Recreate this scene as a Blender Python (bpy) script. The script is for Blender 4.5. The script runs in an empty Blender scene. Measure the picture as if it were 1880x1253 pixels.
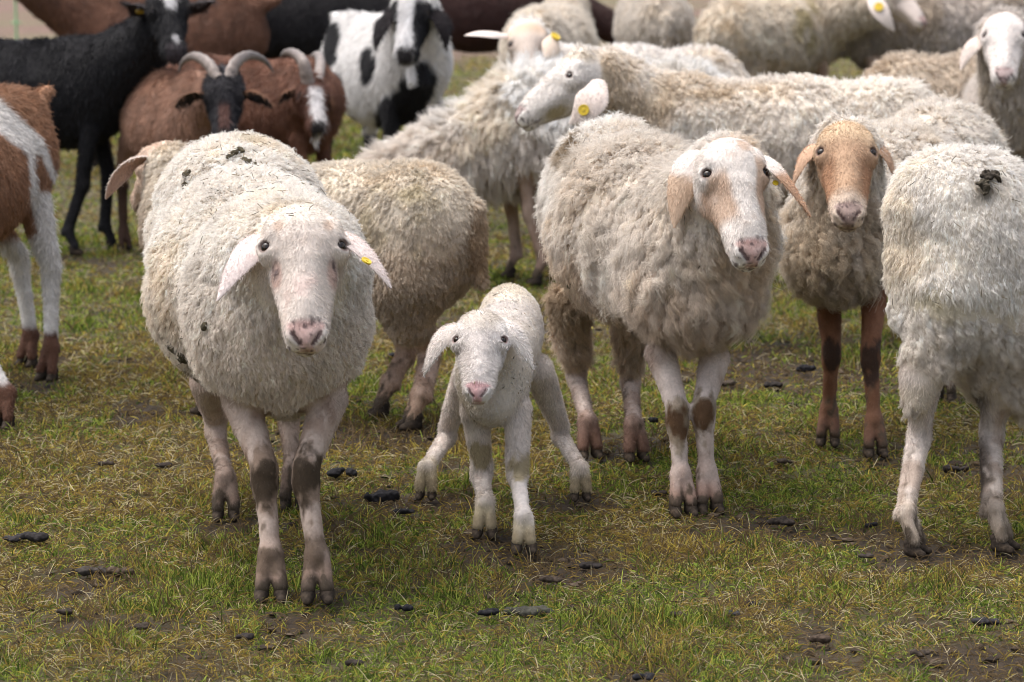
import bpy, math, time
import numpy as np
from mathutils import Vector

T0 = time.perf_counter()
sc = bpy.context.scene
COL = sc.collection
rng = np.random.default_rng(7)

# ------------------------------------------------------------------ camera
H_CAM, FPX, HORIZON = 1.40, 4977.0, -180.0
PITCH = math.atan((626.5 - HORIZON) / FPX)
cam_d = bpy.data.cameras.new('camera')
cam = bpy.data.objects.new('camera', cam_d)
COL.objects.link(cam)
cam.location = (0, 0, H_CAM)
cam.rotation_euler = (math.pi / 2 - PITCH, 0, 0)
cam_d.sensor_width = 36.0
cam_d.lens = FPX / 1880 * 36.0
cam_d.clip_end = 2000
cam_d.dof.use_dof = True
cam_d.dof.focus_distance = 5.75
cam_d.dof.aperture_fstop = 6.0
sc.camera = cam

# ------------------------------------------------------------------ world, sun, exposure
SUN_EL, SUN_AZ = math.radians(70), math.radians(-80)      # high veiled sun, off to the left
w = bpy.data.worlds.new('World')
sc.world = w
w.use_nodes = True
nt = w.node_tree
nt.nodes.clear()
wo = nt.nodes.new('ShaderNodeOutputWorld')
bg = nt.nodes.new('ShaderNodeBackground')
sky = nt.nodes.new('ShaderNodeTexSky')
sky.sky_type = 'NISHITA'
sky.sun_disc = False
sky.sun_elevation = SUN_EL
sky.sun_rotation = SUN_AZ
sky.dust_density = 6.0
sky.air_density = 1.0
hs = nt.nodes.new('ShaderNodeHueSaturation')                # cloud cover: an almost colourless sky
hs.inputs['Saturation'].default_value = 0.55
nt.links.new(sky.outputs[0], hs.inputs['Color'])
nt.links.new(hs.outputs[0], bg.inputs['Color'])
bg.inputs['Strength'].default_value = 0.14
nt.links.new(bg.outputs[0], wo.inputs['Surface'])
sun_d = bpy.data.lights.new('sun', 'SUN')
sun_d.energy = 1.1
sun_d.angle = math.radians(60)
sun_d.color = (1.0, 0.985, 0.97)
sun = bpy.data.objects.new('sun', sun_d)
COL.objects.link(sun)
_sd = Vector((math.sin(SUN_AZ) * math.cos(SUN_EL), math.cos(SUN_AZ) * math.cos(SUN_EL), math.sin(SUN_EL)))
sun.rotation_euler = _sd.to_track_quat('Z', 'Y').to_euler()
sc.view_settings.view_transform = 'Standard'
sc.view_settings.look = 'None'
sc.view_settings.gamma = 1.0
sc.view_settings.use_curve_mapping = False
sc.view_settings.exposure = 1.0
sc.render.engine = 'CYCLES'
cy = sc.cycles
cy.use_denoising = True
cy.max_bounces = 10
cy.diffuse_bounces = 8
cy.glossy_bounces = 2
cy.transmission_bounces = 5
cy.use_adaptive_sampling = False

cy.filter_width = 0.9
sc.cycles_curves.shape = 'RIBBONS'

# ------------------------------------------------------------------ pixels of the photograph to places on the field
_cp, _sp = math.cos(PITCH), math.sin(PITCH)
def ray(px, py):
    x, y = (px - 940.0) / FPX, (626.5 - py) / FPX
    return np.array([x, _cp + y * _sp, -_sp + y * _cp])
def G(px, py, z=0.0):
    r = ray(px, py)
    t = (z - H_CAM) / r[2]
    return np.array([r[0] * t, r[1] * t, z])
def P(px, py, d):
    r = ray(px, py)
    t = d / r[1]
    return np.array([r[0] * t, d, H_CAM + r[2] * t])
def project(v):
    q = v - np.array([0, 0, H_CAM])
    z = q[:, 1] * _cp - q[:, 2] * _sp
    y = q[:, 1] * _sp + q[:, 2] * _cp
    return 940 + FPX * q[:, 0] / z, 626.5 - FPX * y / z, z

# ------------------------------------------------------------------ maths helpers
def nrm(v):
    v = np.asarray(v, float)
    return v / (np.linalg.norm(v, axis=-1, keepdims=True) + 1e-12)
def A3(*a):
    return np.array(a, float)
def sstep(a, b, x):
    t = np.clip((x - a) / (b - a), 0, 1)
    return t * t * (3 - 2 * t)
def mixc(c0, c1, t):
    c0, c1 = np.asarray(c0, float), np.asarray(c1, float)
    return c0 + (c1 - c0) * np.asarray(t)[:, None]
def _hash(i, j, k, seed):
    n = (i * 374761393 + j * 668265263 + k * 2147483647 * 31 + seed * 1013904223) & 0xFFFFFFFF
    n = ((n ^ (n >> 13)) * 1274126177) & 0xFFFFFFFF
    n = n ^ (n >> 16)
    return (n & 0xFFFF) / 65535.0
def noise(p, freq, seed=0):
    """smooth value noise in -1..1"""
    q = p * freq + 100.37
    f = np.floor(q)
    i = f.astype(np.int64)
    t = q - f
    t = t * t * (3 - 2 * t)
    r = 0
    for a in (0, 1):
        wa = t[:, 0] if a else 1 - t[:, 0]
        for b in (0, 1):
            wb = t[:, 1] if b else 1 - t[:, 1]
            for c in (0, 1):
                wc = t[:, 2] if c else 1 - t[:, 2]
                r = r + _hash(i[:, 0] + a, i[:, 1] + b, i[:, 2] + c, seed) * wa * wb * wc
    return r * 2 - 1
def fbm(p, freq, seed=0, octv=3):
    r, a = 0, 1.0
    for o in range(octv):
        r = r + a * noise(p, freq * 2.03 ** o, seed + o * 17)
        a *= 0.5
    return r / (2 - 2 ** (1 - octv))

# ------------------------------------------------------------------ implicit bodies, polygonised by surface nets
def ell(c, r, ax=None, k=0.05, grp='wool', op=1):
    return dict(t='e', c=np.asarray(c, float), r=np.asarray(r, float), ax=np.eye(3) if ax is None else np.asarray(ax, float), k=k, g=grp, op=op)
def cone(a, b, r1, r2, k=0.03, grp='skin', op=1):
    return dict(t='c', a=np.asarray(a, float), b=np.asarray(b, float), r1=r1, r2=r2, k=k, g=grp, op=op)
def sdf1(pr, p):
    if pr['t'] == 'e':
        q = (p - pr['c']) @ pr['ax'].T
        q1 = q / pr['r']
        k0 = np.sqrt((q1 * q1).sum(1)) + 1e-9
        q2 = q1 / pr['r']
        k1 = np.sqrt((q2 * q2).sum(1)) + 1e-9
        return k0 * (k0 - 1) / k1
    ba = pr['b'] - pr['a']
    pa = p - pr['a']
    t = np.clip(pa @ ba / (ba @ ba + 1e-12), 0, 1)
    q = pa - t[:, None] * ba
    return np.sqrt((q * q).sum(1)) - (pr['r1'] + (pr['r2'] - pr['r1']) * t)
def smin(a, b, k):
    h = np.maximum(k - np.abs(a - b), 0) / k
    return np.minimum(a, b) - h * h * k * 0.25
def smax(a, b, k):
    return -smin(-a, -b, k)
def pbox(prims):
    lo, hi = [], []
    for q in prims:
        if q['op'] < 0:
            continue
        if q['t'] == 'e':
            e = np.sqrt(((q['ax'] * q['r'][:, None]) ** 2).sum(0))
            lo.append(q['c'] - e); hi.append(q['c'] + e)
        else:
            lo.append(np.minimum(q['a'] - q['r1'], q['b'] - q['r2'])); hi.append(np.maximum(q['a'] + q['r1'], q['b'] + q['r2']))
    return np.min(lo, 0), np.max(hi, 0)
def polygonise(prims, h):
    lo, hi = pbox(prims)
    lo = lo - 4 * h - 0.01
    B = 8
    nb = np.ceil((hi + 4 * h + 0.01 - lo) / (B * h)).astype(int) + 1
    n = nb * B
    bi = np.stack(np.meshgrid(*[np.arange(m) for m in nb], indexing='ij'), -1).reshape(-1, 3)
    bc = lo + (bi * B + (B - 1) / 2) * h
    hd = B * h * 0.87
    dcs = [sdf1(q, bc) for q in prims]
    D = np.full(len(bc), 1e3)
    for q, d in zip(prims, dcs):
        D = smin(D, d, q['k']) if q['op'] > 0 else D
    act = np.abs(D) < hd * 1.6 + 0.02
    full = np.where(D < 0, -1.0, 1.0).astype(np.float32).reshape(nb)
    V = np.repeat(np.repeat(np.repeat(full, B, 0), B, 1), B, 2)
    ab = bi[act]
    off = np.stack(np.meshgrid(*[np.arange(B)] * 3, indexing='ij'), -1).reshape(-1, 3)
    na = len(ab)
    vals = np.full((na, B ** 3), 1e3)
    for q, d in zip(prims, dcs):
        dd = d[act]
        sel = np.nonzero(dd < hd * 2.4 + q['k'])[0]
        if len(sel) == 0:
            continue
        pts = (lo + (ab[sel][:, None, :] * B + off[None]) * h).reshape(-1, 3)
        dv = sdf1(q, pts).reshape(len(sel), -1)
        vals[sel] = smin(vals[sel], dv, q['k']) if q['op'] > 0 else smax(vals[sel], -dv, q['k'])
    gi = (ab[:, None, :] * B + off[None]).reshape(-1, 3)
    V[gi[:, 0], gi[:, 1], gi[:, 2]] = np.clip(vals.reshape(-1), -1, 1)
    S = V < 0
    cnt = np.zeros(tuple(n - 1), np.uint8)
    for a in (0, 1):
        for b in (0, 1):
            for c in (0, 1):
                cnt += S[a:n[0] - 1 + a, b:n[1] - 1 + b, c:n[2] - 1 + c]
    mixed = (cnt > 0) & (cnt < 8)
    ci = np.argwhere(mixed)
    idx = np.full(tuple(n - 1), -1, np.int32)
    idx[mixed] = np.arange(len(ci))
    acc = np.zeros((len(ci), 3)); num = np.zeros(len(ci))
    corners = [(a, b, c) for a in (0, 1) for b in (0, 1) for c in (0, 1)]
    cv = {c: V[ci[:, 0] + c[0], ci[:, 1] + c[1], ci[:, 2] + c[2]].astype(float) for c in corners}
    for c0 in corners:
        for ax in range(3):
            if c0[ax] == 0:
                c1 = list(c0); c1[ax] = 1; c1 = tuple(c1)
                a, b = cv[c0], cv[c1]
                m = (a < 0) != (b < 0)
                t = np.where(m, a / np.where(m, a - b, 1), 0)
                pt = np.array(c0, float)[None] + t[:, None] * (np.array(c1) - np.array(c0))[None]
                acc += pt * m[:, None]; num += m
    verts = lo + (ci + acc / num[:, None]) * h
    quads = []
    for ax in range(3):
        u, v = (ax + 1) % 3, (ax + 2) % 3
        sl0 = [slice(1, n[i] - 1) for i in range(3)]
        sl0[ax] = slice(0, n[ax] - 1)
        sl1 = list(sl0); sl1[ax] = slice(1, n[ax])
        s0, s1 = S[tuple(sl0)], S[tuple(sl1)]
        e = np.argwhere(s0 != s1)
        base = np.array([s.start for s in sl0])
        fl = s0[e[:, 0], e[:, 1], e[:, 2]]
        e = e + base
        du = np.zeros(3, int); du[u] = 1
        dv = np.zeros(3, int); dv[v] = 1
        q = [idx[tuple((e - m).T)] for m in (du + dv, dv, 0 * du, du)]
        q = np.stack(q, 1)
        q[~fl] = q[~fl][:, ::-1]
        quads.append(q)
    return verts, np.concatenate(quads)
def normals_of(v, f):
    tri = np.concatenate([f[:, [0, 1, 2]], f[:, [0, 2, 3]]])
    fn = np.cross(v[tri[:, 1]] - v[tri[:, 0]], v[tri[:, 2]] - v[tri[:, 0]])
    out = np.zeros_like(v)
    for a in range(3):
        out[:, a] = sum(np.bincount(tri[:, c], fn[:, a], len(v)) for c in range(3))
    return nrm(out)
def relax(v, f, it=1, lam=0.5):
    for _ in range(it):
        acc = np.zeros_like(v); num = np.zeros(len(v))
        for a, b in ((0, 1), (1, 2), (2, 3), (3, 0)):
            for ii, jj in ((f[:, a], f[:, b]), (f[:, b], f[:, a])):
                num += np.bincount(ii, minlength=len(v))
                for c in range(3):
                    acc[:, c] += np.bincount(ii, v[jj, c], len(v))
        v = v + lam * (acc / np.maximum(num, 1)[:, None] - v)
    return v

# ------------------------------------------------------------------ object makers
def mesh_obj(name, v, f, mat, parent=None, col=None, smooth=True, loc=None, data=None):
    if data is None:
        me = bpy.data.meshes.new(name)
        v = np.asarray(v, np.float32); 
        if isinstance(f, np.ndarray):
            me.vertices.add(len(v)); me.vertices.foreach_set('co', v.ravel())
            nf, k = f.shape
            me.loops.add(nf * k); me.loops.foreach_set('vertex_index', f.astype(np.int32).ravel())
            me.polygons.add(nf); me.polygons.foreach_set('loop_start', np.arange(0, nf * k, k, dtype=np.int32))
            me.update(calc_edges=True)
        else:
            me.from_pydata([tuple(x) for x in v], [], f)
            me.update()
        me.validate()
        me.polygons.foreach_set('use_smooth', np.full(len(me.polygons), smooth))
        if col is not None:
            a = me.attributes.new('col', 'FLOAT_COLOR', 'POINT')
            c4 = np.ones((len(v), 4), np.float32); c4[:, :3] = col
            a.data.foreach_set('color', c4.ravel())
        me.materials.append(mat)
    else:
        me = data
    o = bpy.data.objects.new(name, me)
    COL.objects.link(o)
    if parent is not None:
        o.parent = parent
    if loc is not None:
        o.location = tuple(loc)
    return o
def hair_obj(name, pts, rad, col, mat, parent=None):
    """pts (N,K,3), rad (N,K) or (K,), col (N,3)"""
    N, K, _ = pts.shape
    hc = bpy.data.hair_curves.new(name)
    hc.add_curves([K] * N)
    hc.attributes['position'].data.foreach_set('vector', np.ascontiguousarray(pts, np.float32).ravel())
    ra = hc.attributes.get('radius') or hc.attributes.new('radius', 'FLOAT', 'POINT')
    ra.data.foreach_set('value', np.ascontiguousarray(np.broadcast_to(rad, (N, K)), np.float32).ravel())
    ca = hc.attributes.new('col', 'FLOAT_COLOR', 'CURVE')
    c4 = np.ones((N, 4), np.float32); c4[:, :3] = col
    ca.data.foreach_set('color', c4.ravel())
    hc.materials.append(mat)
    o = bpy.data.objects.new(name, hc)
    COL.objects.link(o)
    if parent is not None:
        o.parent = parent
    return o
def empty(name, loc, label, cat, group=None):
    o = bpy.data.objects.new(name, None)
    o.empty_display_size = 0.2
    o.location = tuple(loc)
    COL.objects.link(o)
    o['label'] = label; o['category'] = cat
    if group:
        o['group'] = group
    return o
def tag(o, **kw):
    for k, v in kw.items():
        o[k] = v
    return o

# ------------------------------------------------------------------ materials
def new_mat(name):
    m = bpy.data.materials.new(name)
    m.use_nodes = True
    t = m.node_tree
    t.nodes.clear()
    return m, t, t.nodes.new('ShaderNodeOutputMaterial')
def strand_mat(name, transl=0.3):
    m, t, out = new_mat(name)
    at = t.nodes.new('ShaderNodeAttribute'); at.attribute_name = 'col'
    d = t.nodes.new('ShaderNodeBsdfDiffuse'); tr = t.nodes.new('ShaderNodeBsdfTranslucent')
    mx = t.nodes.new('ShaderNodeMixShader'); mx.inputs[0].default_value = transl
    t.links.new(at.outputs['Color'], d.inputs['Color']); t.links.new(at.outputs['Color'], tr.inputs['Color'])
    t.links.new(d.outputs[0], mx.inputs[1]); t.links.new(tr.outputs[0], mx.inputs[2])
    t.links.new(mx.outputs[0], out.inputs['Surface'])
    return m
def coat_mat(name, rough=0.6, spec=0.3):
    m, t, out = new_mat(name)
    at = t.nodes.new('ShaderNodeAttribute'); at.attribute_name = 'col'
    b = t.nodes.new('ShaderNodeBsdfPrincipled')
    b.inputs['Roughness'].default_value = rough
    b.inputs['Specular IOR Level'].default_value = spec
    t.links.new(at.outputs['Color'], b.inputs['Base Color'])
    t.links.new(b.outputs[0], out.inputs['Surface'])
    return m
def skin_mat(name, scale=160, bump=0.25, rough=0.75, var=0.22, spec=0.25):
    m, t, out = new_mat(name)
    at = t.nodes.new('ShaderNodeAttribute'); at.attribute_name = 'col'
    tc = t.nodes.new('ShaderNodeTexCoord')
    nz = t.nodes.new('ShaderNodeTexNoise'); nz.inputs['Scale'].default_value = scale; nz.inputs['Detail'].default_value = 4
    t.links.new(tc.outputs['Object'], nz.inputs['Vector'])
    mp = t.nodes.new('ShaderNodeMapRange')
    mp.inputs['From Min'].default_value = 0.3; mp.inputs['From Max'].default_value = 0.7
    mp.inputs['To Min'].default_value = 1 - var; mp.inputs['To Max'].default_value = 1 + var
    t.links.new(nz.outputs['Fac'], mp.inputs['Value'])
    mu = t.nodes.new('ShaderNodeVectorMath'); mu.operation = 'SCALE'
    t.links.new(at.outputs['Color'], mu.inputs[0]); t.links.new(mp.outputs[0], mu.inputs['Scale'])
    b = t.nodes.new('ShaderNodeBsdfPrincipled')
    b.inputs['Roughness'].default_value = rough
    b.inputs['Specular IOR Level'].default_value = spec
    t.links.new(mu.outputs[0], b.inputs['Base Color'])
    bp = t.nodes.new('ShaderNodeBump'); bp.inputs['Strength'].default_value = bump; bp.inputs['Distance'].default_value = 0.004
    t.links.new(nz.outputs['Fac'], bp.inputs['Height']); t.links.new(bp.outputs[0], b.inputs['Normal'])
    t.links.new(b.outputs[0], out.inputs['Surface'])
    return m
M_WOOL = strand_mat('wool_strands', 0.42)
M_COAT = coat_mat('short_coat_hair', 0.55, 0.3)
M_SKIN = skin_mat('skin_and_hair', 170, .12, .75, .10)
M_HORN = skin_mat('horn', 60, 0.4, 0.5, 0.25, 0.4)
M_HOOF = skin_mat('hoof_horn', 120, 0.6, 0.8, 0.4, 0.12)
M_DIRT = skin_mat('dried_dung', 90, 0.9, 0.8, 0.4, 0.15)
M_TAG = skin_mat('yellow_plastic', 40, 0.0, 0.4, 0.03, 0.5)
M_EYE = coat_mat('eye_gloss', 0.12, 0.45)
M_GRASS = strand_mat('grass_blades', 0.35)

# ------------------------------------------------------------------ pieces shared by the animals
def uv_sphere(nu=20, nv=12):
    v, f = [], []
    for j in range(nv + 1):
        th = math.pi * j / nv
        for i in range(nu):
            ph = 2 * math.pi * i / nu
            v.append((math.cos(th), math.sin(th) * math.cos(ph), math.sin(th) * math.sin(ph)))
    for j in range(nv):
        for i in range(nu):
            f.append((j * nu + i, j * nu + (i + 1) % nu, (j + 1) * nu + (i + 1) % nu, (j + 1) * nu + i))
    return np.array(v), np.array(f)
_ev, _ef = uv_sphere(28, 20)
_hoof = {}
def hoof_mesh():
    """cloven hoof, toe towards +x, ground at z = 0, about 6 cm long"""
    if 'm' not in _hoof:
        pr = []
        for s in (-1, 1):
            pr += [cone((-0.006, s * 0.0185, 0.014), (0.028, s * 0.0205, 0.009), 0.0150, 0.0085, 0.004),
                   cone((-0.010, s * 0.0175, 0.032), (0.010, s * 0.0190, 0.014), 0.0135, 0.0135, 0.004)]
        v, f = polygonise(pr, 0.004)
        v[:, 2] = np.maximum(v[:, 2], 0.0)
        nz = fbm(v, 45, 3)
        c = mixc((0.028, 0.022, 0.018), (0.085, 0.062, 0.043), np.clip(nz * 0.9 + 0.25, 0, 1))
        o = mesh_obj('hoof', v, f, M_HOOF, col=c)
        _hoof['m'] = o.data
        bpy.data.objects.remove(o)
    return _hoof['m']
def tag_mesh():
    if 't' not in _hoof:
        prof = [(0.0, 0.0045), (0.004, 0.0045), (0.0048, 0.0025), (0.0105, 0.0025), (0.0115, 0.0038), (0.0150, 0.0038), (0.0155, 0.001), (0.0155, -0.001), (0.0, -0.001)]
        n = 24
        v = [(r * math.cos(2 * math.pi * i / n), r * math.sin(2 * math.pi * i / n), z) for r, z in prof for i in range(n)]
        f = [(j * n + i, j * n + (i + 1) % n, (j + 1) * n + (i + 1) % n, (j + 1) * n + i) for j in range(len(prof) - 1) for i in range(n)]
        o = mesh_obj('ear_tag', np.array(v), np.array(f), M_TAG, col=np.tile((0.66, 0.47, 0.03), (len(v), 1)), smooth=False)
        _hoof['t'] = o.data
        bpy.data.objects.remove(o)
    return _hoof['t']
def look_rot(x, z):
    x = nrm(x); y = nrm(np.cross(z, x)); z = np.cross(x, y)
    from mathutils import Matrix
    return Matrix(np.stack([x, y, z], 1).tolist())
def ear_shape(base, mid, tip, N, W, th=0.006, cup=0.25, n=18, m=20, tipw=0.0):
    t = np.linspace(0, 1, n)[:, None]
    sp = (1 - t) ** 2 * base + 2 * t * (1 - t) * mid + t * t * tip
    tg = nrm(np.gradient(sp, axis=0))
    nn = nrm(N - (tg * N).sum(1, keepdims=True) * tg)
    wd = np.cross(tg, nn)
    tt = t[:, 0]
    prof = (0.42 + 0.58 * np.sin(np.clip(tt / 0.42, 0, 1) * math.pi / 2)) * np.where(tt > 0.42, np.clip(1 - (np.clip(tt - 0.42, 0, 1) / 0.582) ** 1.55, 0.02, 1) ** .8 * (1 - tipw * (tt - 0.42)), 1)
    ph = np.linspace(0, 2 * math.pi, m, endpoint=False)
    V = []
    for i in range(n):
        ww = W * 0.5 * prof[i]
        for a in ph:
            cx = math.cos(a)
            roll = cup * (1.6 - 1.1 * tt[i])
            V.append(sp[i] + wd[i] * ww * cx + nn[i] * (th * math.sin(a) * (1 - 0.5 * tt[i]) - roll * ww * cx * cx))
    F = [(i * m + (j + 1) % m, i * m + j, (i + 1) * m + j, (i + 1) * m + (j + 1) % m) for i in range(n - 1) for j in range(m)]
    V = np.array(V)
    F = np.array(F)
    par = np.repeat(tt, m)
    inner = np.tile(sstep(0.1, -0.75, np.sin(ph)), n)
    # orientation check: outward normals
    nv = normals_of(V, F)
    if ((V - np.repeat(sp, m, 0)) * nv).sum() < 0:
        F = F[:, ::-1]
    return V, F, par, inner, sp, nn

def sample_surface(v, f, nv, weight, n, rg):
    tri = np.concatenate([f[:, [0, 1, 2]], f[:, [0, 2, 3]]])
    ar = 0.5 * np.linalg.norm(np.cross(v[tri[:, 1]] - v[tri[:, 0]], v[tri[:, 2]] - v[tri[:, 0]]), axis=1)
    w8 = ar * weight[tri].mean(1)
    tot = w8.sum()
    cs = np.cumsum(w8) / tot
    ti = np.searchsorted(cs, (np.arange(n) + rg.random(n)) / n)
    ti = np.minimum(ti, len(tri) - 1)
    a, b = rg.random(n), rg.random(n)
    m = a + b > 1
    a[m], b[m] = 1 - a[m], 1 - b[m]
    c = 1 - a - b
    T = tri[ti]
    bar = np.stack([c, a, b], 1)
    return T, bar
def bary(arr, T, bar):
    if arr.ndim == 1:
        return (arr[T] * bar).sum(1)
    return (arr[T] * bar[:, :, None]).sum(1)
def area_of(v, f, weight):
    tri = np.concatenate([f[:, [0, 1, 2]], f[:, [0, 2, 3]]])
    ar = 0.5 * np.linalg.norm(np.cross(v[tri[:, 1]] - v[tri[:, 0]], v[tri[:, 2]] - v[tri[:, 0]]), axis=1)
    return (ar * weight[tri].mean(1)).sum()

def tangents(n):
    a = np.where(np.abs(n[:, 2:3]) < 0.9, A3(0, 0, 1)[None], A3(1, 0, 0)[None])
    t1 = nrm(np.cross(a, n))
    return t1, np.cross(n, t1)

def fleece(name, v, f, nv, mask, col, root, O, spacing, L, droop, per, rad, curl, rg, hug=0.5, K=6, seed=0, lenvar=0.35):
    """wool grown lock by lock: each lock has its own lean, its strands gather towards the tip"""
    # thinner where it faces well away from the camera
    A = area_of(v, f, mask)
    nc = max(50, int(A / spacing ** 2))
    T, bar = sample_surface(v, f, nv, mask, nc, rg)
    p = bary(v, T, bar); n = nrm(bary(nv, T, bar)); mk = bary(mask, T, bar)
    cc = bary(col, T, bar)
    view = nrm(np.array([0, 0, H_CAM]) - p)
    keep = ((n * view).sum(1) > -0.25) | (rg.random(nc) < 0.35)
    p, n, mk, cc = p[keep], n[keep], mk[keep], cc[keep]
    nc = len(p)
    g = A3(0, 0, -1) - n * (-n[:, 2:3])
    fl = np.stack([noise(p, 9, seed + 1), noise(p, 9, seed + 2), noise(p, 9, seed + 3)], 1) * 0.32
    fl2 = np.stack([noise(p, 30, seed + 4), noise(p, 30, seed + 5), noise(p, 30, seed + 6)], 1) * 0.30
    d = nrm(n * (1 - hug * 0.4) + g * droop + fl + fl2 + rg.normal(0, 0.16, (nc, 3)))
    dn = (d * n).sum(1)
    d = nrm(d + n * np.maximum(0.22 - dn, 0)[:, None])
    Lc = L * (1 + lenvar * noise(p, 22, seed + 9) + 0.15 * rg.normal(0, 1, nc)) * np.clip(mk, 0.15, 1)
    t1, t2 = tangents(n)
    R = spacing * 0.75
    N = nc * per
    ci = np.repeat(np.arange(nc), per)
    ang = rg.random(N) * 2 * math.pi
    rr = np.sqrt(rg.random(N)) * R
    off = (t1[ci] * np.cos(ang)[:, None] + t2[ci] * np.sin(ang)[:, None]) * rr[:, None]
    Ls = Lc[ci] * (0.75 + 0.4 * rg.random(N))
    tt = np.linspace(0, 1, K)
    ph = rg.random(nc) * 6.28
    b1 = nrm(np.cross(d, n) + 1e-4)
    b2 = np.cross(d, b1)
    wv = 9.0 if K < 8 else 15.0
    pts = np.zeros((N, K, 3), np.float32)
    jit = rg.normal(0, 0.14, (N, 3))
    for i, t in enumerate(tt):
        # bends over: first along the normal, then along the lean, then a little with gravity
        dirn = n[ci] * (1 - t) * 0.55 + d[ci] * (0.45 + 0.55 * t) + g[ci] * (droop * 0.35 * t) + jit * t
        pull = 1 - 0.72 * t ** 1.3
        wav = curl * Ls * t
        w1 = np.sin(ph[ci] + t * wv + ang * 0.25) * wav
        w2 = np.cos(ph[ci] + t * wv + ang * 0.25) * wav
        pts[:, i] = p[ci] - n[ci] * 0.004 + off * pull + dirn * (Ls * t)[:, None] + b1[ci] * w1[:, None] + b2[ci] * w2[:, None]
    shade = (1 + 0.10 * rg.normal(0, 1, nc))[ci] * (1 + 0.07 * rg.normal(0, 1, N))
    c = np.clip(cc[ci] * shade[:, None], 0.004, 0.9)
    rprof = rad * np.array([1.0, 1.0, 0.95, 0.85, 0.65, 0.3])[:K] if K == 6 else rad * np.linspace(1, 0.35, K)
    return hair_obj(name, pts - O, rprof, c, M_WOOL, root)

def short_coat(name, v, f, nv, mask, col, root, O, dens, L, rad, rg, lift=0.45, flow=None, K=4, jit=0.25, mat=None):
    A = area_of(v, f, mask)
    n_ = max(50, int(A * dens))
    T, bar = sample_surface(v, f, nv, mask, n_, rg)
    p = bary(v, T, bar); n = nrm(bary(nv, T, bar)); cc = bary(col, T, bar)
    view = nrm(np.array([0, 0, H_CAM]) - p)
    keep = ((n * view).sum(1) > -0.3)
    p, n, cc = p[keep], n[keep], cc[keep]
    n_ = len(p)
    fl = (A3(0, 0, -1)[None] + 0 * p) if flow is None else flow(p, n)
    sw = np.stack([noise(p, 14, 31), noise(p, 14, 32), noise(p, 14, 33)], 1) * 0.6
    fl = fl + sw
    fl = nrm(fl - n * (fl * n).sum(1, keepdims=True))
    d = nrm(n * lift + fl + rg.normal(0, jit, (n_, 3)))
    dn = (d * n).sum(1)
    d = nrm(d + n * np.maximum(0.12 - dn, 0)[:, None])
    Ls = L * (0.6 + 0.6 * rg.random(n_)) * (1 + 0.3 * noise(p, 25, 40)) * (1 if L < .015 else .35 + .65 * sstep(.10, .45, p[:, 2]))
    tt = np.linspace(0, 1, K)
    pts = np.zeros((n_, K, 3), np.float32)
    for i, t in enumerate(tt):
        pts[:, i] = p - n * 0.001 + (d * t + (n * 0.5 * lift) * t * (1 - t)) * Ls[:, None]
    c = np.clip(cc * (1 + 0.17 * rg.normal(0, 1, n_))[:, None], 0.004, 0.9)
    return hair_obj(name, pts - O, rad * np.linspace(1, 0.3, K), c, mat or M_COAT, root)

# ------------------------------------------------------------------ animals
def frame(O, yaw, s=1.0):
    fw = A3(math.cos(yaw), math.sin(yaw), 0); lf = A3(-math.sin(yaw), math.cos(yaw), 0)
    return lambda x, y, z: O + s * (fw * x + lf * y + A3(0, 0, z))
def axes(yaw, pitch=0.0):
    fw = A3(math.cos(yaw) * math.cos(pitch), math.sin(yaw) * math.cos(pitch), math.sin(pitch))
    lf = A3(-math.sin(yaw), math.cos(yaw), 0)
    return np.stack([fw, lf, np.cross(fw, lf)])
class Head:
    def __init__(s, eye, nose, scale=1.0, roll=0.0, up=(0, 0, 1)):
        s.o = np.asarray(eye, float); s.k = scale
        s.f = nrm(np.asarray(nose, float) - s.o)
        upv = np.asarray(up, float)
        s.s = nrm(np.cross(upv, s.f))
        s.u = np.cross(s.f, s.s)
        c, r = math.cos(roll), math.sin(roll)
        s.s, s.u = s.s * c + s.u * r, s.u * c - s.s * r
        s.ax = np.stack([s.f, s.s, s.u])
    def pt(s, f, l, u):
        return s.o + s.k * (s.f * f + s.s * l + s.u * u)
    def vec(s, f, l, u):
        return s.f * f + s.s * l + s.u * u
    def loc(s, p):
        return (p - s.o) @ s.ax.T / s.k
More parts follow.
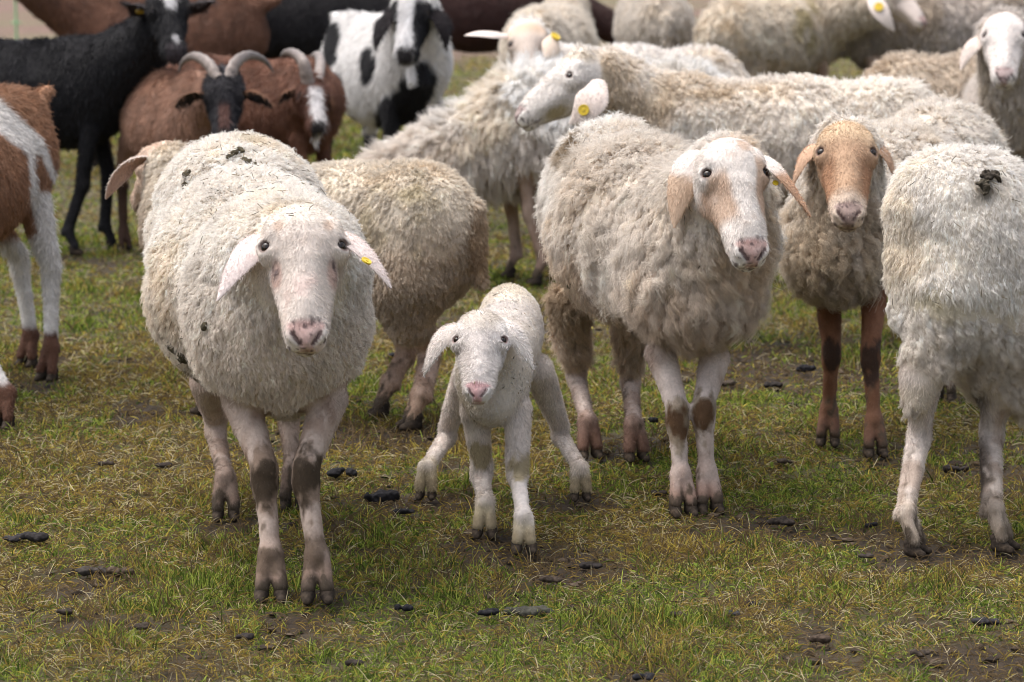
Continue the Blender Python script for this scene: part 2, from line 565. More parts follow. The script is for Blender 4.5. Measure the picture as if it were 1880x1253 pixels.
def head_prims(h, kind='sheep', wid=1.0, grp='skin'):
    k = h.k
    def wf(f): return wid + (1 - wid) * float(sstep(.07, .14, f))       # only the back of a broad head is broad
    def e(c, r, kk=0.03, op=1): return ell(h.pt(c[0], c[1] * wf(c[0]), c[2]), np.array(r) * k * A3(1, wf(c[0]), 1), h.ax, kk * k, grp, op)
    def c_(a, b, r1, r2, kk=0.03): return cone(h.pt(a[0], a[1] * wf(a[0]), a[2]), h.pt(b[0], b[1] * wf(b[0]), b[2]), r1 * k, r2 * k, kk * k, grp)
    out = []
    if kind == 'sheep':
        out += [e((-.030, 0, .000), (.066, .066, .062)), e((-.004, 0, .024), (.055, .056, .034)),
                c_((0, 0, .006), (.145, 0, .004), .051, .031), c_((.045, 0, .030), (.13, 0, .020), .026, .021, .025),
                c_((-.02, 0, -.055), (.15, 0, -.030), .043, .026), e((.03, 0, -.03), (.075, .044, .045))]
        for s in (-1, 1):
            out.append(e((-.008, s * .032, -.042), (.054, .026, .05)))
            out.append(e((.004, s * .060, .018), (.027, .018, .021), .018))
            out.append(c_((-.034, s * .052, .040), (-.014, s * .053, .044), .012, .0095, .014))
            out.append(c_((-.0012, s * .052, .0425), (-.0002, s * .0735, .0255), .0060, .0055, .006))
            out.append(c_((.0200, s * .053, .0385), (.0195, s * .0715, .0215), .0046, .0044, .006))
            out.append(c_((-.010, s * .070, .000), (.026, s * .064, .004), .006, .006, .010))
            out.append(c_((.06, s * .036, -.004), (.13, s * .031, -.006), .018, .015, .025))
        out += [e((.170, 0, -.008), (.038, .042, .033), .022), e((.190, 0, -.004), (.021, .029, .021), .014), e((.180, 0, -.040), (.027, .028, .014), .010)]
        for s in (-1, 1):
            out.append(e((.183, s * .026, .006), (.018, .012, .013), .010))
            out.append(e((.190, s * .017, -.020), (.019, .020, .014), .010))
        for s in (-1, 1):
            out.append(e((.0085, s * .0680, .0365), (.0085, .0125, .0105), .003, -1))
            out.append(c_((.209, s * .010, .004), (.190, s * .027, .019), .0030, .0046, .005)); out[-1]['op'] = -1
    else:                                               # goat: longer, narrower, flat forehead
        out += [e((-.045, 0, .002), (.078, .058, .056)), e((-.012, 0, .026), (.06, .048, .03)),
                c_((0, 0, .004), (.155, 0, .000), .048, .031), c_((.03, 0, .026), (.14, 0, .014), .024, .018, .025),
                c_((-.02, 0, -.05), (.155, 0, -.030), .038, .022), e((.03, 0, -.03), (.075, .044, .04))]
        for s in (-1, 1):
            out.append(e((-.005, s * .028, -.038), (.055, .024, .046)))
            out.append(e((.002, s * .054, .018), (.026, .017, .019), .02))
            out.append(c_((-.016, s * .058, .036), (.020, s * .057, .034), .009, .009, .014))
            out.append(e((.178, s * .016, .004), (.018, .013, .013), .012))
        out += [e((.172, 0, -.008), (.032, .036, .030), .03), e((.172, 0, -.036), (.028, .024, .014), .012)]
        for s in (-1, 1):
            out.append(e((.007, s * .068, .0285), (.0135, .012, .0115), .006, -1))
            out.append(c_((.200, s * .011, -.004), (.192, s * .020, .010), .004, .005, .005)); out[-1]['op'] = -1
    return out
def leg_prims(top, joint, foot, hd, s=1.0, hind=False, woolly=False, thick=1.0):
    """top = elbow or stifle, joint = knee or hock, foot = on the ground; hd = the way the toe points"""
    q = s * thick
    fet = foot + A3(0, 0, .085 * s) - hd * .022 * s
    pas = foot + A3(0, 0, .034 * s) + hd * .004 * s
    g0 = 'wool' if woolly else 'skin'
    out = []
    if hind:
        out.append(cone(top, joint + A3(0, 0, .03 * s), .050 * q, .028 * q, .025 * s, g0))
        out.append(ell(joint, (.027 * q, .024 * q, .042 * q), None, .015 * s, 'skin'))
        out.append(cone(joint, fet, .0230 * q, .0195 * q, .010 * s))
        out.append(cone(joint - hd * .022 * q + A3(0, 0, .02 * s), fet - hd * .014 * q, .0130 * q, .0145 * q, .005 * s))
    else:
        out.append(cone(top, joint + A3(0, 0, .03 * s), .036 * q, .0265 * q, .02 * s, g0))
        out.append(ell(joint, (.0285 * q, .0285 * q, .046 * q), None, .014 * s, 'skin'))
        out.append(cone(joint, fet, .0225 * q, .0190 * q, .010 * s))
        out.append(cone(joint - hd * .012 * q, fet - hd * .014 * q, .0150 * q, .0145 * q, .004 * s))
    out.append(ell(fet, (.0235 * q, .0235 * q, .028 * q), None, .012 * s, 'skin'))
    lt = A3(-hd[1], hd[0], 0)
    for sg in (-1, 1):
        out.append(cone(fet + lt * sg * .008 * s, pas + lt * sg * .0185 * s - A3(0, 0, .008) * s, .0185 * q, .0150 * q, .005 * s))
        out.append(cone(fet - hd * .020 * q + lt * sg * .011 * q, fet - hd * .026 * q + lt * sg * .012 * q - A3(0, 0, .012), .0085 * q, .007 * q, .01))
    return out

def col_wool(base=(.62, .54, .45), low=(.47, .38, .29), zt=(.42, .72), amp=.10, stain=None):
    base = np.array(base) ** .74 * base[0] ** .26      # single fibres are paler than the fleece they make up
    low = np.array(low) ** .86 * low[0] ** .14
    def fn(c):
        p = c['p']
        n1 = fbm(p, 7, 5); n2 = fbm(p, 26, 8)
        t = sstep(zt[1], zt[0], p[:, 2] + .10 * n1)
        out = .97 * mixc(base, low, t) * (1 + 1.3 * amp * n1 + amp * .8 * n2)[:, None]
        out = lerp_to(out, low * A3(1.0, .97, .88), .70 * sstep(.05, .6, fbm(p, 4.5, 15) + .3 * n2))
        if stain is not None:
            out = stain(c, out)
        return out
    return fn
def mudpatch(p, k, rx, rz, seed, back=.03):
    n = fbm(p * A3(1, 1, .5), 62, seed, 4)
    d = np.sqrt(((p[:, 0] - k[0]) / rx) ** 2 + ((p[:, 2] - k[2]) / rz) ** 2) + .85 * n
    return sstep(1.2, .72, d) * (p[:, 1] < k[1] + back + .06)
def lerp_to(out, colr, m):
    m = np.clip(m, 0, 1)[:, None]
    return out * (1 - m) + np.asarray(colr, float) * m
def blob(p, c, r):
    return sstep(1.15, .55, np.linalg.norm((p - np.asarray(c)) / np.asarray(r), axis=1))
def col_face(base=(.66, .56, .50), nose=(.50, .31, .28), spots=True, rim=(.10, .06, .05), mouth=(.16, .09, .08), extra=None, muzzle=None, goat=False):
    def fn(c):
        q = c['hc']; p = c['p']
        n1 = fbm(q, 18, 11); n2 = fbm(q, 60, 12)
        out = np.tile(np.asarray(base, float), (len(q), 1)) * (1 + .07 * n1 + .06 * n2)[:, None]
        f, s, u = q[:, 0], q[:, 1], q[:, 2]
        if extra is not None:
            out = extra(c, out)
        if muzzle is not None:
            out = lerp_to(out, muzzle, sstep(.125, .165, f + .01 * n1))
        tri = .013 + .021 * sstep(.207, .176, f)
        m = sstep(.164, .176, f + .006 * n1) * sstep(tri + .004, tri - .003, np.abs(s)) * sstep(-.026, -.016, u)
        m = m * (.75 + .25 * n2)
        if goat:
            m = sstep(.160, .172, f) * sstep(.032, .026, np.abs(s)) * sstep(-.022, -.014, u)
        out = lerp_to(out, nose, m)
        if spots:
            sp = sstep(.34, .46, noise(q, 150, 41)) * sstep(.15, .175, f)
            out = lerp_to(out, (.09, .06, .06), sp * .8 * sstep(.05, .035, np.abs(s)))
        ml = np.exp(-((u + .031 + .10 * np.maximum(.18 - f, 0)) / .0032) ** 2) * sstep(.135, .15, f)
        out = lerp_to(out, mouth, ml * .85)
        vl = np.exp(-(s / .0028) ** 2) * sstep(.192, .197, f) * sstep(-.031, -.027, u) * sstep(-.004, -.010, u)
        out = lerp_to(out, mouth, vl * .7)
        w_ = 1.0 if not goat else .93
        for sg in (-1, 1):
            d = np.sqrt(((f - .0085) / .95) ** 2 + (s - sg * .066 * w_ * c['wid']) ** 2 + ((u - .035)) ** 2)
            out = lerp_to(out, rim, sstep(.0165, .0115, d) * .9)
            if not goat:
                sl = np.clip((q - A3(.207, sg * .012, .004)) @ A3(-.017, sg * .015, .012) / .000658, 0, 1)[:, None]
                nd = np.linalg.norm(q - A3(.207, sg * .012, .004) - sl * A3(-.017, sg * .015, .012), axis=1)
            else:
                nd = np.linalg.norm(q - A3(.198, sg * .016, .003), axis=1)
            out = lerp_to(out, (.06, .03, .03), sstep(.0060, .0028, nd) * .9)
        return out
    return fn
def col_leg(base=(.54, .43, .37), foot=(.30, .21, .16), mud=None, zf=(.16, .03), dirt=1.0):
    def fn(c):
        p = c['p']
        n1 = fbm(p, 22, 21); n2 = fbm(p, 70, 22)
        out = np.tile(np.asarray(base, float), (len(p), 1)) * (1 + .14 * n1 + .12 * n2)[:, None]
        out = lerp_to(out, np.asarray(base) * A3(.66, .58, .52), .8 * dirt * sstep(-.05, .5, fbm(p * A3(1, 1, .35), 30, 27, 3)))
        out = lerp_to(out, foot, sstep(zf[0], zf[1], p[:, 2] + .05 * n1))
        n3 = fbm(p * A3(1, 1, .55), 60, 23, 4)
        out = lerp_to(out, (.16, .115, .075), sstep(.0, .5, n3) * sstep(.34, .05, p[:, 2]) * .7 * dirt)
        out = lerp_to(out, (.075, .055, .038), sstep(.22, .5, n3 + .5 * sstep(.09, .02, p[:, 2])) * sstep(.25, .05, p[:, 2]) * .85 * dirt)
        out = lerp_to(out, (.07, .052, .036), sstep(.055, .025, p[:, 2] + .02 * n2) * .85)
        if mud is not None:
            out = mud(c, out)
        return out
    return fn
def ear_plain(c0, c_in, tipc=None, edge=None):
    def fn(par, inner, p):
        out = np.tile(np.asarray(c0, float), (len(par), 1))
        out = lerp_to(out, c_in, inner)
        if tipc is not None:
            out = lerp_to(out, tipc, sstep(.42, .55, par + .06 * noise(p, 50, 3)))
        return out * (1 + .08 * fbm(p, 40, 6))[:, None]
    return fn

ANIMALS = []
def animal(name, label, cat, group, O, prims, head, legs, ears, cwool, cface, cleg, ear_col, h=0.006,
           fleece_p=None, coat_p=None, face_kind='sheep', wid=1.0, lumps=(.010, 9), seed=1, eye_iris=(.040, .022, .010), horns=None, seg_leg=None, locks=None, do_eyes=True, inset=0.016, folds=0.0):
    """prims: torso and neck; head: Head; legs: list of dict(top, joint, foot, hd, hind, woolly, thick)"""
    t0 = time.perf_counter()
    rg = np.random.default_rng(seed)
    O = np.asarray(O, float)
    root = empty(name, O, label, cat, group)
    pr = []
    for q in prims:
        q = dict(q)
        if fleece_p is not None and q['g'] == 'wool':
            if q['t'] == 'e': q['r'] = q['r'] - inset
            else: q['r1'] -= inset; q['r2'] -= inset * .6
        pr.append(q)
    legp = []
    skin_extra = [q for q in pr if q['g'] == 'skin']
    for L in legs:
        legp += leg_prims(L['top'], L['joint'], L['foot'], L['hd'], L.get('s', 1), L.get('hind', False), L.get('woolly', False), L.get('thick', 1))
    hp = head_prims(head, face_kind, wid) if head is not None else []
    allp = pr + legp + hp
    allp = [q for q in allp if q['op'] > 0] + [q for q in allp if q['op'] < 0]
    v, f = polygonise(allp, h)
    v = relax(v, f, 1, .4)
    nv = normals_of(v, f)
    def gmin(ps):
        m = np.full(len(v), 9.0)
        for q in ps: m = np.minimum(m, sdf1(q, v))
        return m
    dw = gmin([q for q in allp if q['g'] == 'wool'])
    dl = gmin([q for q in legp if q['g'] != 'wool']) if legp else np.full(len(v), 9.)
    dh = gmin([q for q in hp if q['op'] > 0]) if hp else np.full(len(v), 9.)
    ds = np.minimum(dl, dh)
    wmask = sstep(-.004, .028, ds - dw)
    if fleece_p is not None:
        am, fr = lumps
        dsp = am * fbm(v, fr, seed, 3) + am * .35 * noise(v, fr * 4, seed + 3)
        if folds:
            q = v @ A3(.5, .3, .8) + .05 * noise(v, 4, seed + 7)
            dsp = dsp - folds * np.exp(-((np.abs((q * 5.2) % 1 - .5)) / .08) ** 2) * sstep(-.1, .4, noise(v, 3.3, seed + 8))
        v = v + nv * (dsp * wmask)[:, None]
        nv = normals_of(v, f)
    v = v + nv * (.0016 * fbm(v, 45, seed + 30, 3) * (1 - wmask))[:, None]
    nv = normals_of(v, f)
    v[:, 2] = np.maximum(v[:, 2], .004)
    ctx = dict(p=v, n=nv, z=v[:, 2], hc=head.loc(v) if head is not None else v * 9, wid=wid, O=O)
    cw = cwool(ctx); cf = cface(ctx) if hp else cw; cl = cleg(ctx)
    th = sstep(-.02, .02, dl - dh)
    cs = cl * (1 - th)[:, None] + cf * th[:, None]
    wm2 = sstep(-.006, .010, ds - dw)
    col = np.clip(cs * (1 - wm2)[:, None] + (cw * (np.array([.74, .70, .64]) if fleece_p is not None else 1)) * wm2[:, None], .004, .9)
    V, F, C = [v], [f], [col]
    off = len(v)
    mk0 = 1 - wmask
    if hp:
        q = ctx['hc']
        for sg in (-1, 1):
            mk0 = mk0 * sstep(.017, .021, np.linalg.norm((q - A3(.0085, sg * .0660 * wid, .0345)) / A3(.9, .9, .9), axis=1))
            mk0 = mk0 * sstep(.010, .016, np.linalg.norm(q - A3(.202, sg * .019, .010), axis=1))
        mk0 = mk0 * (1 - .9 * sstep(.170, .185, q[:, 0]))
    NV = [nv]; MK = [mk0]
    ear_info = []
    for E in ears:
        ev, ef, par, inner, sp, nn = ear_shape(E['base'], E['mid'], E['tip'], E['N'], E['W'], E.get('th', .0055), E.get('cup', .25))
        ec = E.get('col', ear_col)(par, inner, ev)
        V.append(ev); F.append(ef + off); C.append(np.clip(ec, .004, .9)); off += len(ev)
        NV.append(normals_of(ev, ef)); MK.append(np.where(par < .93, .75, .3) * (0 if face_kind == 'goat' else 1))
        ear_info.append((E, sp, nn))
    V, F, C = np.concatenate(V), np.concatenate(F), np.concatenate(C)
    NV, MK = np.concatenate(NV), np.concatenate(MK)
    body = mesh_obj('body', V - O, F, M_SKIN, root, C)
    if fleece_p is not None:
        fp = dict(spacing=.012, L=.035, droop=.6, per=9, rad=.0011, curl=.10, hug=.4)
        fp.update(fleece_p)
        if locks is not None:
            lm = locks['mask'](v)
            lp = dict(fp); lp.update({k: x for k, x in locks.items() if k != 'mask'})
            fleece('chest_fleece', v, f, nv, wmask * lm, cw, root, O, rg=rg, seed=seed + 1, **lp)
            fleece('fleece', v, f, nv, wmask * (1 - lm), cw, root, O, rg=rg, seed=seed, **fp)
        else:
            fleece('fleece', v, f, nv, wmask, cw, root, O, rg=rg, seed=seed, **fp)
    if coat_p is not None:
        cp = dict(dens=90000, L=.007, rad=.0006)
        cp.update(coat_p)
        short_coat('coat', V, F, NV, MK if fleece_p is not None else np.ones(len(V)), C, root, O, rg=rg, **cp)
    for L in legs:
        if L.get('hoof', True):
            o = mesh_obj('hoof', None, None, M_HOOF, root, data=hoof_mesh(), loc=L['foot'] - O)
            o.rotation_euler = (0, 0, math.atan2(L['hd'][1], L['hd'][0]))
            k = L.get('s', 1) * L.get('thick', 1) * 1.04
            o.location.z -= .007
            o.scale = (k, k, k)
    if head is not None and do_eyes:
        for sg in (-1, 1):
            # x axis of the eyeball looks out of the socket
            ex = nrm(head.vec(.25, sg * .80, .50))
            r = .0120 * head.k
            c = head.pt(.0075, sg * (.0598 if face_kind == 'sheep' else .0565) * wid, .0278 if face_kind == 'sheep' else .0230)
            d = _ev
            rad = np.hypot(d[:, 1], d[:, 2])
            pup = (np.abs(d[:, 2]) < .22) & (np.abs(d[:, 1]) < .42) & (d[:, 0] > 0)
            ec = np.where((rad < .66)[:, None], np.asarray(eye_iris)[None], A3(.022, .014, .011)[None])
            ec = np.where(((rad > .58) & (rad < .74))[:, None], A3(.012, .008, .006)[None], ec)
            ec = np.where(pup[:, None], A3(.004, .004, .005)[None], ec)
            o = mesh_obj('eye', _ev * r, _ef, M_EYE, root, ec)
            o.matrix_local = look_rot(ex, head.u).to_4x4()
            o.location = tuple(c - O)
    for (E, sp, nn) in ear_info:
        if 'tag' in E:
            i = int(E['tag'] * (len(sp) - 1))
            if 'tag_at' in E:
                sp = sp.copy(); nn = nn.copy(); sp[i] = E['tag_at']; nn[i] = nrm(E['tag_n'])
            side = E.get('tagside', 1)
            o = mesh_obj('ear_tag', None, None, M_TAG, root, data=tag_mesh())
            nz_ = nn[i] * side
            tgv = nrm(sp[i + 1] - sp[i])
            o.matrix_local = look_rot(tgv, nz_).to_4x4()
            o.location = tuple(sp[i] + nz_ * .010 - O)
            k = E.get('tagscale', 1.0)
            o.scale = (k, k, k)
    if horns:
        for hn in horns:
            hv, hf, hcol = horn_shape(**hn)
            mesh_obj('horn', hv - O, hf, M_HORN, root, hcol)
    info = dict(root=root, v=v, nv=nv, O=O, head=head, name=name)
    ANIMALS.append(info)
    print('%-8s %-40s v=%d %.1fs' % (name, label[:40], len(v), time.perf_counter() - t0))
    return info
def horn_shape(base, pts, r0, col0=(.30, .25, .21), col1=(.10, .085, .08), flat=1.35):
    """a ridged, curved, tapering horn along pts"""
    P_ = np.array([base] + list(pts), float)
    n, m = 34, 14
    # Catmull-Rom through the points
    Q = np.concatenate([[2 * P_[0] - P_[1]], P_, [2 * P_[-1] - P_[-2]]])
    ts = np.linspace(0, len(P_) - 1 - 1e-6, n)
    sp = []
    for t in ts:
        i = int(t); u = t - i
        a, b, c, d = Q[i], Q[i + 1], Q[i + 2], Q[i + 3]
        sp.append(.5 * (2 * b + (c - a) * u + (2 * a - 5 * b + 4 * c - d) * u ** 2 + (3 * b - a - 3 * c + d) * u ** 3))
    sp = np.array(sp)
    tg = nrm(np.gradient(sp, axis=0))
    pl = nrm(np.cross(tg[0], tg[-1]) + 1e-6)
    V, C = [], []
    for i in range(n):
        t = i / (n - 1)
        r = r0 * (1 - t) ** .7 * (1 + .07 * math.sin(i * 1.9)) + .0012
        s = nrm(np.cross(pl, tg[i])); b = np.cross(tg[i], s)
        for a in np.linspace(0, 2 * math.pi, m, endpoint=False):
            V.append(sp[i] + s * r * flat * math.cos(a) + b * r * math.sin(a))
            C.append(np.array(col0) * (1 - t) + np.array(col1) * t)
    F = [(i * m + (j + 1) % m, i * m + j, (i + 1) * m + j, (i + 1) * m + (j + 1) % m) for i in range(n - 1) for j in range(m)]
    V = np.array(V); F = np.array(F)
    if ((V - np.repeat(sp, m, 0)) * normals_of(V, F)).sum() < 0:
        F = F[:, ::-1]
    return V, F, np.array(C)
def pick(info, px, py, rad=6):
    """the point of an animal's hide that shows at this place"""
    x, y, z = project(info['v'])
    m = np.hypot(x - px, y - py) < rad
    if not m.any():
        m = np.hypot(x - px, y - py) < rad * 4
    i = np.nonzero(m)[0]
    j = i[np.argmin(z[i])]
    return info['v'][j], info['nv'][j]
def std_legs(Lc, fw, s=1.0, feet=None, front_x=.33, hind_x=-.40, w=.115, woolly_hind=True, top_z=.46, thick=1.0):
    out = []
    for k, (x, y, hind) in enumerate(((front_x, w, 0), (front_x, -w, 0), (hind_x, w * 1.05, 1), (hind_x, -w * 1.05, 1))):
        foot = Lc(x, y, 0) if feet is None or feet[k] is None else np.asarray(feet[k], float)
        foot = foot.copy(); foot[2] = 0
        if hind:
            top = Lc(hind_x + .10, y, top_z + .02)
            joint = .70 * foot + .30 * top; joint[2] = .29 * s
            joint = joint - fw * .05 * s
        else:
            top = Lc(front_x - .02, y, top_z)
            joint = foot * .62 + top * .38; joint[2] = .27 * s
            joint = joint + fw * .012 * s
        out.append(dict(top=top, joint=joint, foot=foot, hd=fw, hind=bool(hind), woolly=bool(hind) and woolly_hind, s=s, thick=thick))
    return out
def ear(h, side, tip, W=.075, mid=None, N=None, base=None, **kw):
    b = h.pt(-.050, side * .060, .022) if base is None else base
    tip = np.asarray(tip, float)
    if mid is None:
        m = .5 * (b + tip) + h.vec(0, side * .03, .045) * h.k
    else:
        m = np.asarray(mid, float)
    n = h.vec(.1, side * .5, .8) if N is None else np.asarray(N, float)
    d = dict(base=b, mid=m, tip=tip, N=n, W=W * h.k)
    d.update(kw)
    return d

# ------------------------------------------------------------------ the flock: six nearest first
def yaw_of(a, b):
    return math.atan2(b[1] - a[1], b[0] - a[0])
def pw(a, b, t):
    return np.asarray(a) * (1 - t) + np.asarray(b) * t
WOOL_MUD = (.10, .08, .045)

# --- ewe A: big cream ewe that faces the camera
def build_ewe_front():
    f1, f2 = G(498, 1098), G(583, 1100)
    r1, r2 = G(415, 950), G(538, 930)
    yaw = yaw_of((r1 + r2) / 2, (f1 + f2) / 2)
    O = (f1 + f2 + r1 + r2) / 4
    fw = A3(math.cos(yaw), math.sin(yaw), 0)
    ax = axes(yaw)
    prims = [ell(P(440, 425, 6.22), (.27, .222, .235), ax, .03),
             ell(P(458, 515, 5.92), (.30, .242, .260), ax, .02),
             ell(P(502, 555, 5.62), (.25, .206, .236), ax, .018),
             ell(P(518, 622, 5.52), (.14, .160, .145), ax, .10),
             ell(P(530, 470, 5.50), (.15, .150, .13), ax, .10),
             cone(P(535, 500, 5.52), P(556, 455, 5.40), .135, .085, .06, 'wool')]
    hd = Head(P(557, 464, 5.325), P(562, 617, 5.195), 1.05)
    up_ = A3(0, 0, 1)
    legs = [dict(top=P(442, 740, 5.52), joint=P(486, 885, 5.44), foot=f1, hd=nrm(A3(.05, -1, 0)), thick=1.02),
            dict(top=P(606, 732, 5.52), joint=P(562, 882, 5.43), foot=f2, hd=nrm(A3(.08, -1, 0)), thick=1.02),
            dict(top=P(385, 700, 6.15), joint=P(396, 790, 6.28), foot=r1, hd=nrm(A3(.1, -1, 0)), hind=True, thick=.92),
            dict(top=P(560, 690, 6.2), joint=P(530, 780, 6.32), foot=r2, hd=nrm(A3(0, -1, 0)), hind=True, thick=.9)]
    ears = [ear(hd, 1, P(718, 530, 5.30), W=.072, mid=P(662, 425, 5.33), base=P(622, 430, 5.37), N=A3(.55, -.2, .9), tag=.62, tagside=-1, tagscale=.7, tag_at=P(668, 487, 5.268), tag_n=A3(-.5, -.6, -.75), col=ear_plain((.70, .60, .56), (.50, .34, .30))),
            ear(hd, -1, P(399, 553, 5.30), W=.078, mid=P(458, 425, 5.33), base=P(494, 436, 5.37), N=A3(-.55, -.75, .45), col=ear_plain((.70, .60, .57), (.55, .40, .36)))]
    def stain(c, out):
        p = c['p']
        m = sstep(.15, .5, noise(p, 34, 51) + .5 * noise(p, 80, 52)) * blob(p, P(330, 655, 5.95), (.14, .3, .12))
        out = lerp_to(out, (.17, .13, .075), m * .9)
        return lerp_to(out, (.50, .42, .27), .5 * sstep(.1, .6, noise(p, 9, 53)) * sstep(.74, .86, p[:, 2]))
    def fx(c, out):
        q = c['hc']; f, s, u = q.T
        out = lerp_to(out, (.68, .61, .54), sstep(-.0, -.04, f) )
        out = lerp_to(out, (.60, .42, .38), sstep(.1, .6, noise(q, 30, 60)) * sstep(.06, .12, f) * .55 * sstep(.05, .02, np.abs(s)))
        for sg in (-1, 1):
            out = lerp_to(out, (.50, .33, .27), .75 * blob(q, (.060, sg * .052, .016), (.034, .014, .03)))
            out = lerp_to(out, (.11, .08, .08), blob(q, (.052, sg * .053, .016), (.020, .009, .03)) * sstep(-.35 if sg < 0 else .0, .3, fbm(q, 80, 61)))
            out = lerp_to(out, (.50, .36, .27), .6 * blob(q, (-.022, sg * .046, .05), (.016, .014, .03)))
        return out
    def mud(c, out):
        p = c['p']; n = .02 * noise(p, 50, 71)
        for x, y, d in ((486, 882, 5.40), (562, 882, 5.39)):
            k = P(x, y, d)
            out = lerp_to(out, (.16, .10, .06), mudpatch(p, k, .042, .066, 70 + x) * .7)
            out = lerp_to(out, (.055, .037, .023), mudpatch(p, k, .031, .050 if x < 520 else .058, 71 + x))
        for x, y in ((500, 1015), (572, 1005)):
            k = P(x, y, 5.42)
            out = lerp_to(out, (.11, .075, .05), .85 * mudpatch(p, k, .045, .030, 72))
        return out
    return animal('sheep', 'big cream ewe facing the camera with dark muddy knees and hay crumbs on her back', 'sheep', 'sheep of the flock', O,
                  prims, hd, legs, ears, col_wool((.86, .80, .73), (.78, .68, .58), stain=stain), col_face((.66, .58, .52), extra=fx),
                  col_leg((.47, .37, .31), (.27, .185, .14), mud), None, h=.0048, seed=11, lumps=(.008, 8), folds=.012,
                  wid=1.13, fleece_p=dict(spacing=.0060, L=.0145, droop=.6, per=8, rad=.0006, curl=.16, hug=.6), coat_p=dict(dens=120000, L=.0075, rad=.00055))

# --- the lamb
def build_lamb():
    f1, f2 = G(890, 982), G(962, 1010)
    r1, r2 = G(782, 912), G(1066, 914)
    yaw = yaw_of((r1 + r2) / 2, (f1 + f2) / 2)
    O = (f1 + f2 + r1 + r2) / 4
    ax = axes(yaw)
    prims = [ell(P(936, 605, 6.36), (.15, .083, .108), ax, .05), ell(P(925, 645, 6.18), (.17, .086, .105), ax, .05),
             ell(P(905, 690, 6.02), (.11, .085, .105), ax, .04), ell(P(905, 735, 5.96), (.07, .06, .06), ax, .04),
             cone(P(905, 680, 5.99), P(892, 620, 5.88), .078, .056, .04, 'wool')]
    hd = Head(P(882, 634, 5.80), P(878, 704, 5.715), .72)
    prims += [ell(hd.pt(-.045, 0, .018), np.array((.062, .064, .058)) * .76, hd.ax, .03)]
    legs = [dict(top=P(872, 755, 5.99), joint=P(884, 868, 6.02), foot=f1, hd=nrm(A3(-.03, -1, 0)), s=.8, thick=1.04),
            dict(top=P(950, 752, 5.97), joint=P(950, 868, 5.92), foot=f2, hd=nrm(A3(.06, -1, 0)), s=.8, thick=1.06),
            dict(top=P(860, 690, 6.36), joint=P(822, 800, 6.48), foot=r1, hd=nrm(A3(-.1, -1, 0)), s=.8, hind=True, thick=.92),
            dict(top=P(988, 680, 6.34), joint=P(1028, 798, 6.46), foot=r2, hd=nrm(A3(.08, -1, 0)), s=.8, hind=True, thick=.92)]
    ec = ear_plain((.74, .68, .64), (.62, .47, .45))
    ears = [ear(hd, 1, P(979, 680, 5.84), W=.080, mid=P(950, 590, 5.84), base=P(925, 605, 5.85), N=A3(.6, -.6, .5), cup=.3, th=.006, col=ec),
            ear(hd, -1, P(778, 692, 5.82), W=.080, mid=P(806, 592, 5.83), base=P(845, 605, 5.85), N=A3(-.6, -.6, .5), cup=.3, th=.006, col=ec)]
    def stain(c, out):
        p = c['p']
        out = lerp_to(out, (.16, .145, .13), sstep(.52, .66, noise(p, 150, 81)) * sstep(.1, .5, noise(p, 9, 82)) * .7)
        out = lerp_to(out, (.55, .48, .30), blob(p, P(935, 545, 6.45), (.05, .2, .05)) * .5)
        return out
    def mud(c, out):
        p = c['p']
        for x, y in ((884, 850), (955, 852)):
            k = P(x, y, 5.92)
            out = lerp_to(out, (.40, .32, .17), .8 * mudpatch(p, k, .032, .030, 83))
        return lerp_to(out, (.40, .32, .2), .7 * sstep(.07, .03, p[:, 2]))
    def lips(c, out):
        q = c['hc']; f, s, u = q.T
        return lerp_to(out, (.78, .74, .70), sstep(.0, -.05, f))
    return animal('lamb', 'small white lamb with a pink nose standing splay-legged between the ewes', 'lamb', None, O, prims, hd, legs, ears,
                  col_wool((.84, .81, .78), (.80, .75, .72), amp=.03, stain=stain), col_face((.70, .65, .62), nose=(.58, .31, .32), spots=False, rim=(.16, .09, .08), mouth=(.35, .13, .14), extra=lips),
                  col_leg((.70, .63, .58), (.50, .42, .28), mud, zf=(.09, .03), dirt=.25), None, h=.004, seed=21, lumps=(.0012, 14), inset=.004, wid=1.13,
                  fleece_p=dict(spacing=.0040, L=.0070, droop=.8, per=6, rad=.00055, curl=.25, hug=1.2, K=4, lenvar=.2), coat_p=dict(dens=150000, L=.008, rad=.0006, lift=.7))

